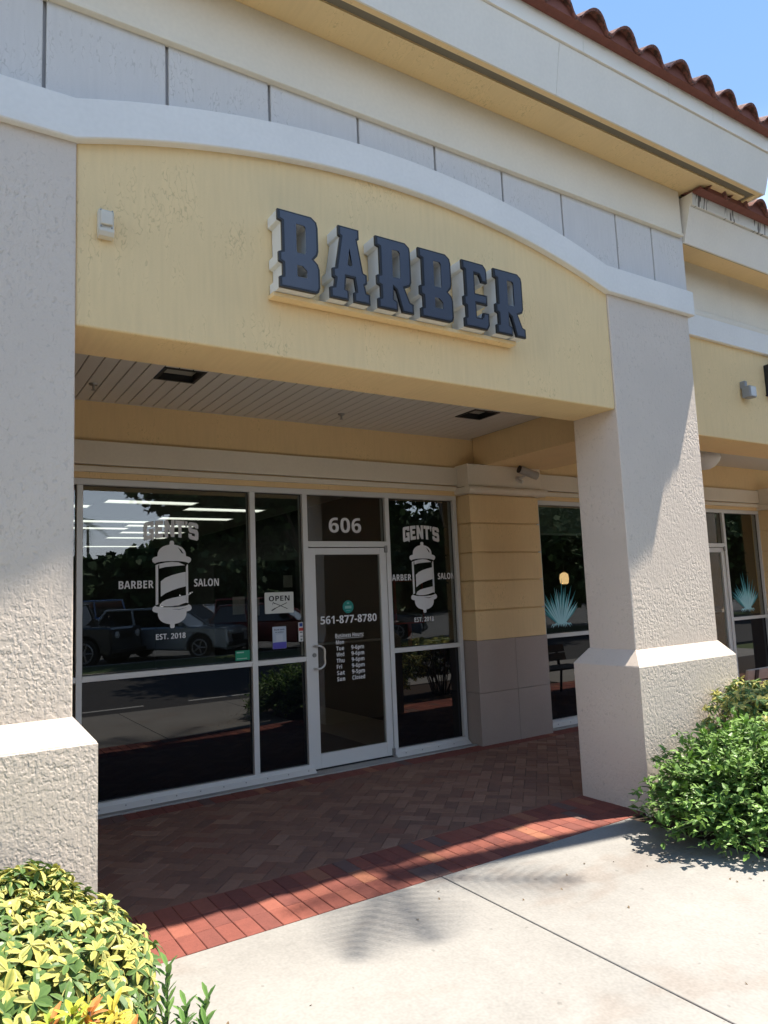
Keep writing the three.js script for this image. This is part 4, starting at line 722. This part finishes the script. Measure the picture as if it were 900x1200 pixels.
{ // glossy green bush with loose arching shoots
  const t = thing('green_bush', 'glossy green bush with loose shoots at the foot of the grey pier', 'bush', [5.05, 0, 3.55]);
  const P = []; const stems = [];
  const leafs = []; for (let i = 0; i < 6; i++) { const k = i / 5, g = mixc([0.055, 0.145, 0.02], [0.22, 0.40, 0.05], k); leafs.push(leafGeo(0.048, 0.027, 0.3, 0.3, mixc(g, [0.05, 0.12, 0.02], 0.3), g, 2)); }
  const mm = (p, dir, up, s) => { const z = dir.clone().normalize(), x = new THREE.Vector3().crossVectors(up, z).normalize(), y = new THREE.Vector3().crossVectors(z, x); return new THREE.Matrix4().makeBasis(x.multiplyScalar(s), y.multiplyScalar(s), z.multiplyScalar(s)).setPosition(p); };
  for (let i = 0; i < 900; i++) {
    const a = rr(0, 6.28), el = Math.asin(rr(-0.05, 1)), root = V(4.86 + rr(-0.35, 0.35), 0.05, 3.42 + rr(-0.3, 0.3));
    const d = V(Math.cos(a) * Math.cos(el) * 0.82, Math.sin(el) * 0.60, Math.sin(a) * Math.cos(el) * 0.62).multiplyScalar(i < 430 ? rr(0.55, 1) : rr(0.9, 1.15));
    const tip = V(4.86, 0.08, 3.42).add(d), mid = root.clone().lerp(tip, 0.55).add(V(0, rr(0.05, 0.16), 0));
    const c = new THREE.QuadraticBezierCurve3(root, mid, tip); if (i % 3 === 0) stems.push(new THREE.TubeGeometry(c, 5, 0.0035, 4));
    for (let k = 0; k < 15; k++) {
      const u = rr(0.5, 1), p = c.getPoint(u), tg = c.getTangent(u), side = V(rr(-1, 1), rr(-0.3, 0.9), rr(-1, 1)).normalize().multiplyScalar(0.9).add(tg.clone().multiplyScalar(0.5));
      if (p.y < 0.03 || (p.x < 5.9 && p.z < 2.83)) continue;
      P.push(leafs[Math.min(5, Math.floor(rr(0, 4) + u * 2))].clone().applyMatrix4(mm(p, side, V(rr(-0.4, 0.4), 1, rr(-0.4, 0.4)), rr(0.7, 1.35))));
    }
  }
  part(t, 'stem', stems, std([0.10, 0.13, 0.05]));
  const m = new THREE.Mesh(merge(P), leafMat); m.geometry.translate(-5.05, 0, -3.55); m.name = 'leaves'; m.userData.kind = 'stuff'; m.castShadow = m.receiveShadow = true; t.add(m);
}
{ // croton tips and a privet-like sprig at the front of the left bed
  const t = thing('croton_plant', 'low croton with yellow green and orange leaf tips before the variegated shrub', 'plant', [0.44, 0, 4.22]);
  const cols = [[0.45, 0.5, 0.03], [0.62, 0.5, 0.05], [0.70, 0.22, 0.05], [0.32, 0.42, 0.03]], leaves = cols.map((c) => leafGeo(0.055, 0.018, 0.3, 0.25, mixc(c, [0.2, 0.25, 0.02], 0.3), c, 3)), all = [];
  for (const [x, z, h, k] of [[0.36, 4.2, 0.60, 0], [0.41, 4.22, 0.62, 0], [0.455, 4.2, 0.60, 2], [0.52, 4.19, 0.575, 1], [0.40, 4.27, 0.60, 3], [0.48, 4.26, 0.58, 1], [0.32, 4.26, 0.6, 0], [0.55, 4.25, 0.53, 2]]) {
    all.push((() => { const g = cyl(V(x, 0, z), V(x, h, z), 0.006, 0.004, 6); g.setAttribute('color', new THREE.BufferAttribute(new Float32Array(g.attributes.position.count * 3).fill(0.08), 3)); return g; })());
    for (let i = 0; i < 34; i++) { const a = i * 2.4, e = rr(0.2, 1.2), l = leaves[rnd() < 0.7 ? k : Math.floor(rnd() * 4)].clone(); l.rotateX(-e); l.rotateY(a); l.translate(x, h - i * 0.004 + rr(-0.01, 0.01), z); all.push(l); }
  }
  part(t, 'foliage', all, leafMat);
  const s = thing('young_sprig', 'upright leafy green sprig growing at the edge of the concrete', 'plant', [0.66, 0, 4.2]);
  const gl = [[0.06, 0.16, 0.02], [0.10, 0.22, 0.03], [0.14, 0.27, 0.05]].map((c) => leafGeo(0.05, 0.018, 0.35, 0.1, c, mixc(c, [0.2, 0.35, 0.06], 0.3), 3)), parts = [], stm = [];
  for (const [x, z, h, lx, lz] of [[0.66, 4.2, 0.65, 0.005, 0], [0.67, 4.22, 0.54, 0.04, 0.0], [0.65, 4.22, 0.53, -0.05, 0.0], [0.68, 4.2, 0.53, 0.1, 0], [0.66, 4.24, 0.52, 0.03, 0.03], [0.64, 4.24, 0.5, -0.02, 0.03], [0.68, 4.24, 0.5, 0.07, 0.03]]) {
    stm.push(cyl(V(x, 0, z), V(x + lx, h, z + lz), 0.004, 0.0025, 6));
    for (let i = 0; i < 26; i++) { const u = 0.66 + 0.34 * i / 25, l = gl[i % 3].clone(); l.rotateX(-rr(0.7, 1.15)); l.rotateY(i * 1.9 + rr(-0.3, 0.3)); l.scale(0.9, 0.9, 0.9); l.translate(x + lx * u, h * u, z + lz * u); parts.push(l); }
  }
  part(s, 'stem', stm, std([0.10, 0.14, 0.05])); part(s, 'leaves', parts, leafMat);
}
{ // dry leaf litter near the beds
  const P = [], l = leafGeo(0.03, 0.014, 0.4, 0.4, [0.16, 0.10, 0.05], [0.22, 0.15, 0.07], 2);
  const put = (x, z, y) => { const g = l.clone(); g.rotateY(rr(0, 6.28)); g.rotateX(rr(-0.3, 0.3)); g.scale(rr(0.4, 1.1), 1, rr(0.4, 1.1)); g.translate(x, y + 0.006, z); P.push(g); };
  for (let i = 0; i < 26; i++) put(rr(1.0, 4.3), rr(2.9, 5.3), 0); for (let i = 0; i < 26; i++) put(4.35 - Math.abs(rr(-0.5, 0.5)), rr(2.9, 4.5), 0); for (let i = 0; i < 22; i++) put(rr(1, 5), rr(0.4, 2.7), 0.002); for (let i = 0; i < 220; i++) put(i % 2 ? rr(4.45, 6.5) : rr(-0.9, 0.85), rr(2.85, 4.55), -0.018);
  const m = new THREE.Mesh(merge(P), leafMat); m.name = 'leaf_litter'; m.userData = { kind: 'stuff', label: 'scattered small dry brown leaves on paving and beds', category: 'leaf litter' }; scene.add(m);
}
// trees: tapered trunk, limbs and a crown of many small leaves
function crownGeo(blobs, count, size, cols) {
  const P = [], C = [];
  for (let i = 0; i < count; i++) {
    const b = blobs[Math.floor(rnd() * blobs.length)], d = V(rr(-1, 1), rr(-1, 1), rr(-1, 1)); if (d.length() > 1) { i--; continue; }
    d.multiplyScalar(0.55 + 0.45 * Math.sqrt(rnd())); const p = V(b[0] + d.x * b[3], b[1] + d.y * b[3] * 0.75, b[2] + d.z * b[3]);
    const s = size * rr(0.6, 1.3), u = V(rr(-1, 1), rr(-0.6, 0.6), rr(-1, 1)).normalize(), w = V(rr(-1, 1), rr(-1, 1), rr(-1, 1)).cross(u).normalize();
    const q = (a, c) => p.clone().addScaledVector(u, a * s).addScaledVector(w, c * s * 0.45), k = mixc(...cols, rnd());
    for (const v of [q(0, 0), q(0.5, 1), q(1, 0), q(0, 0), q(1, 0), q(0.5, -1)]) { P.push(v.x, v.y, v.z); C.push(...k); }
  }
  const g = tris(P); g.setAttribute('color', new THREE.BufferAttribute(new Float32Array(C), 3)); return g;
}
function limb(pts, r0, r1, n = 8) { const c = new THREE.CatmullRomCurve3(pts), g = new THREE.TubeGeometry(c, 10, 1, n), p = g.attributes.position; for (let i = 0; i <= 10; i++) { const o = c.getPointAt(i / 10), r = r0 + (r1 - r0) * i / 10; for (let k = 0; k <= n; k++) { const j = i * (n + 1) + k; p.setXYZ(j, o.x + (p.getX(j) - o.x) * r, o.y + (p.getY(j) - o.y) * r, o.z + (p.getZ(j) - o.z) * r); } } g.computeVertexNormals(); return g; }
function tree(label, x, z, h, r, count, size, group, dark = 1, low = false) {
  const t = thing('broadleaf_tree', label, 'tree', [x, 0, z], group), lo = low ? 0.12 : 0.42;
  const limbs = [limb([V(x, -0.1, z), V(x + 0.1, h * 0.2, z), V(x - 0.05, h * 0.4, z)], 0.16 * h / 8, 0.1 * h / 8)], blobs = [];
  for (let i = 0; i < 9; i++) { const a = i * 2.4, q = V(x + Math.cos(a) * r * rr(0.35, 0.8), h * rr(lo, 0.85), z + Math.sin(a) * r * rr(0.35, 0.8)); limbs.push(limb([V(x, h * 0.33, z), V((x * 1.3 + q.x * 0.7) / 2, h * 0.5, (z * 1.3 + q.z * 0.7) / 2), q], 0.07 * h / 8, 0.02)); blobs.push([q.x, q.y, q.z, r * rr(0.36, 0.52)]); }
  blobs.push([x, h * 0.8, z, r * 0.55]);
  part(t, 'trunk', limbs, barkMat);
  const m = part(t, 'crown', crownGeo(blobs, count, size, [[0.02 * dark, 0.045 * dark, 0.012], [0.06 * dark, 0.11 * dark, 0.025]]), new THREE.MeshStandardMaterial({ vertexColors: true, roughness: 0.8, side: THREE.DoubleSide }));
  return t;
}
tree('large dark oak on the grass verge mirrored in the big window', 9.9, 13.4, 9.0, 4.9, 30000, 0.25);
[[-5, 'unseen dark oak added on the grass verge opposite the added side wall to block low sky'], [-13, 'unseen dark oak added on the grass verge far along the road to block low sky'], [17.5, 'dark oak on the grass verge beyond the dark blue car'], [24.5, 'wide dark oak on the grass verge second beyond the dark blue car'], [31.5, 'dark oak on the grass verge third beyond the dark blue car'], [40, 'farthest dark oak on the grass verge']].forEach(([x, l], i) => tree(l, x, 13.7 + (i % 2) * 0.4, 8.5, 4.6, 16000, 0.28, undefined, 1, true));  // the first two oaks are added out of view to block low sky
[[6.5, 4.4], [11.5, 4.8], [17, 7], [20, 7], [23, 8], [26.5, 8], [30, 8], [33.5, 8.5], [37, 9], [41, 9], [45, 9], [54, 9], [64, 9], [75, 9], [88, 9], [-2, 6], [-9, 7], [-17, 8]].forEach(([x, h]) => tree('distant green tree across the parking lot', x + rr(-0.8, 0.8), 46 + rr(-2, 3), h * rr(0.9, 1.08), Math.max(3, h * 0.62), 5200, 0.75, 'distant trees across the parking lot', 0.85, true));
function palm(label, base, top, frondLen, nFronds, leaflets, droop) {
  const t = thing('palm_tree', label, 'palm tree', [base.x, 0, base.z]);
  const mid = base.clone().lerp(top, 0.5).add(V(0.15 * (top.x - base.x), 0, 0));
  part(t, 'trunk', limb([base.clone().setY(-0.1), mid, top], 0.17, 0.11, 12), std([0.24, 0.21, 0.17], { map: T.brick, bumpMap: T.brickBump, bumpScale: 0.02 }));
  for (let i = 0; i < nFronds; i++) {
    const a = i * 2.399 + rr(-0.2, 0.2), e = rr(-0.35, 1.1), L = frondLen * rr(0.8, 1.1), d = V(Math.cos(a) * Math.cos(e), Math.sin(e), Math.sin(a) * Math.cos(e));
    const c = new THREE.QuadraticBezierCurve3(top, top.clone().addScaledVector(d, L * 0.55), top.clone().addScaledVector(d, L).add(V(0, -droop * L, 0))), P = [], C = [], col = mixc([0.04, 0.09, 0.02], [0.08, 0.15, 0.03], rnd());
    const tri = (...v) => v.forEach((p) => { P.push(p.x, p.y, p.z); C.push(...col); });
    for (let k = 0; k < leaflets; k++) for (const s of [-1, 1]) {
      const u = 0.12 + 0.88 * k / leaflets, p = c.getPoint(u), tg = c.getTangent(u), side = new THREE.Vector3().crossVectors(tg, V(0, 1, 0)).normalize().multiplyScalar(s), l = L * 0.3 * Math.sin(Math.PI * (0.15 + 0.8 * u));
      const end = p.clone().addScaledVector(side, l).addScaledVector(tg, l * 0.5).add(V(0, -l * 0.35, 0)), w = tg.clone().multiplyScalar(0.018);
      tri(p.clone().sub(w), p.clone().add(w), end);
    }
    const r = new THREE.TubeGeometry(c, 8, 0.009, 5).toNonIndexed(); r.deleteAttribute('uv'); r.setAttribute('color', new THREE.BufferAttribute(new Float32Array(r.attributes.position.count * 3).fill(0.09), 3));
    const g = tris(P); g.setAttribute('color', new THREE.BufferAttribute(new Float32Array(C), 3));
    part(t, 'frond', [g, r], new THREE.MeshStandardMaterial({ vertexColors: true, roughness: 0.7, side: THREE.DoubleSide }));
  }
}
palm('tall palm in the planting bed beyond the pier shading the walkway', V(8.9, 0, 3.6), V(6.95, 10.6, 4.25), 1.1, 9, 13, 0.35);
palm('distant palm standing above the far trees', V(13.6, 0, 66), V(13.4, 9.2, 66), 2.2, 16, 16, 0.6);

// ------------------------------------------------------------------ parked cars across the road
function car(label, spec, x, z, turn) {
  const t = thing(spec.name, label, spec.cat, [x, -0.1, z]); t.rotation.y = turn; off.set(t, V(0, 0, 0));
  const { L, W, H, hood, belt, wb, wr, colr, boxy } = spec, paint = phy(colr, { roughness: 0.35, clearcoat: 1, clearcoatRoughness: 0.05, metalness: 0.3 });
  const glassM = phy([0.01, 0.012, 0.014], { roughness: 0.03, ior: 1.7 }), tyreM = std([0.015, 0.015, 0.015]), rimM = phy([0.35, 0.35, 0.36], { roughness: 0.3, metalness: 1 });
  const s = new THREE.Shape(), g0 = 0.26, fx = wb / 2, rx = -wb / 2, ar = wr + 0.06; // +x is the front
  s.moveTo(-L / 2, 0.42); s.lineTo(-L / 2 + 0.06, g0); s.lineTo(rx - ar, g0); s.absarc(rx, wr, ar, Math.PI, 0, true); s.lineTo(fx - ar, g0); s.absarc(fx, wr, ar, Math.PI, 0, true); s.lineTo(L / 2 - 0.08, g0); s.lineTo(L / 2, 0.45); s.lineTo(L / 2 - (boxy ? 0.02 : 0.07), hood - 0.08); s.lineTo(L / 2 - (boxy ? 0.08 : 0.25), hood - 0.02); s.lineTo(L * (boxy ? 0.16 : 0.2), belt); s.lineTo(-L / 2 + 0.05, belt); s.closePath();
  const body = extrude(s, -W / 2, W / 2, 0.05, 10); part(t, 'body', body, paint);
  const cf = L * (boxy ? 0.15 : 0.2), cr = -L / 2 + 0.08, tf = L * (boxy ? 0.09 : 0.02), tr = cr + (boxy ? 0.05 : 0.35), w0 = W / 2 - 0.06, w1 = W / 2 - (boxy ? 0.12 : 0.22);
  const cab = (d) => [[[cf + d, belt - 0.02, w0 + d], [cr - d, belt - 0.02, w0 + d], [cr - d, belt - 0.02, -w0 - d], [cf + d, belt - 0.02, -w0 - d]].reverse(), [[tf + d, H, w1 + d], [tr - d, H, w1 + d], [tr - d, H, -w1 - d], [tf + d, H, -w1 - d]].reverse()];
  part(t, 'greenhouse', loft(cab(0)), glassM);
  const [b, u] = cab(0.006), bar = (p, q, w = 0.05) => cyl(V(...p), V(...q), w, w * 0.8, 8), pil = [];
  for (let k = 0; k < 4; k++) pil.push(bar(b[k], u[k], 0.045)); for (const sd of [-1, 1]) { const f = 0.45; pil.push(bar([cr + (cf - cr) * f, belt, sd * (w0 + 0.005)], [tr + (tf - tr) * f, H, sd * (w1 + 0.005)], 0.045)); }
  part(t, 'pillar', pil, paint); part(t, 'roof_panel', rbox(tr - 0.02, tf + 0.03, H - 0.02, H + 0.045, -w1 - 0.03, w1 + 0.03, 0.03), paint);
  for (const [wx, sd] of [[fx, 1], [fx, -1], [rx, 1], [rx, -1]]) {
    const c = W / 2 - 0.13, ty = part(t, 'wheel', new THREE.CylinderGeometry(wr, wr, 0.22, 28).rotateX(Math.PI / 2).translate(wx, wr, sd * c), tyreM);
    const sp = [new THREE.TorusGeometry(wr * 0.66, 0.025, 8, 28).translate(wx, wr, sd * (c + 0.112))]; for (let k = 0; k < 5; k++) { const a = k * 1.2566; sp.push(cyl(V(wx, wr, sd * (c + 0.112)), V(wx + Math.cos(a) * wr * 0.66, wr + Math.sin(a) * wr * 0.66, sd * (c + 0.112)), 0.03, 0.022, 6)); }
    part(ty, 'rim', sp, rimM);
  }
  const lampM = phy([0.7, 0.72, 0.74], { roughness: 0.1 });
  for (const sd of [-1, 1]) {
    part(t, 'headlight', boxy ? new THREE.CylinderGeometry(0.1, 0.1, 0.05, 20).rotateZ(Math.PI / 2).translate(L / 2 - 0.0, hood - 0.24, sd * (W / 2 - 0.32)) : rbox(L / 2 - 0.2, L / 2 + 0.005, hood - 0.22, hood - 0.12, sd * (W / 2 - 0.3) - 0.18, sd * (W / 2 - 0.3) + 0.18, 0.03), lampM);
    part(t, 'mirror', rbox(cf - 0.18, cf - 0.06, belt + 0.02, belt + 0.16, sd * (W / 2 + 0.08) - 0.09, sd * (W / 2 + 0.08) + 0.09, 0.03), paint);
  }
  if (boxy) for (let k = 0; k < 7; k++) part(t, 'grille_slot', rbox(L / 2 - 0.03, L / 2 + 0.012, hood - 0.36, hood - 0.14, -0.3 + k * 0.1 - 0.03, -0.3 + k * 0.1 + 0.03, 0.01), M.black); else part(t, 'grille', rbox(L / 2 - 0.04, L / 2 + 0.012, 0.5, hood - 0.26, -0.5, 0.5, 0.02), M.black);
  part(t, 'bumper', rbox(L / 2 - 0.12, L / 2 + (boxy ? 0.16 : 0.05), 0.36, 0.5, -W / 2 + 0.04, W / 2 - 0.04, 0.04), M.black);
}
const SUV = { name: 'parked_suv', cat: 'car', L: 4.3, W: 1.85, H: 1.80, hood: 1.15, belt: 1.18, wb: 2.6, wr: 0.41, boxy: true }, CROSS = { name: 'parked_car', cat: 'car', L: 4.6, W: 1.85, H: 1.58, hood: 0.98, belt: 1.02, wb: 2.7, wr: 0.36 };
const TURN = 0.72;
car('dark boxy off-road vehicle parked across the road mirrored in the big window', { ...SUV, colr: [0.025, 0.027, 0.03] }, 3.7, 17.4, TURN);
car('grey crossover parked across the road between the boxy vehicle and the red car', { ...CROSS, colr: [0.30, 0.34, 0.37] }, 7.0, 17.3, TURN);
car('dark red car parked across the road behind the oak', { ...CROSS, colr: [0.14, 0.015, 0.02] }, 10.8, 17.3, TURN);
car('dark blue car parked across the road beyond the red car', { ...CROSS, colr: [0.03, 0.05, 0.09] }, 14.4, 17.3, TURN);
car('blue van like car in the far parking row', { ...SUV, H: 2.0, colr: [0.04, 0.12, 0.3] }, 8.6, 33, 0.2);
car('black car in the far parking row', { ...CROSS, colr: [0.02, 0.02, 0.022] }, 11.9, 28, TURN);
car('bronze car in the far parking row beside the black car', { ...CROSS, colr: [0.12, 0.09, 0.06] }, 15.6, 28, TURN);
car('maroon boxy vehicle in the far parking row', { ...SUV, colr: [0.16, 0.02, 0.02] }, 13.4, 24.4, TURN);

scene.traverse((o) => { if (o.isMesh) { o.castShadow = true; o.receiveShadow = true; } });
camera.updateMatrixWorld();
renderer.render(scene, camera);
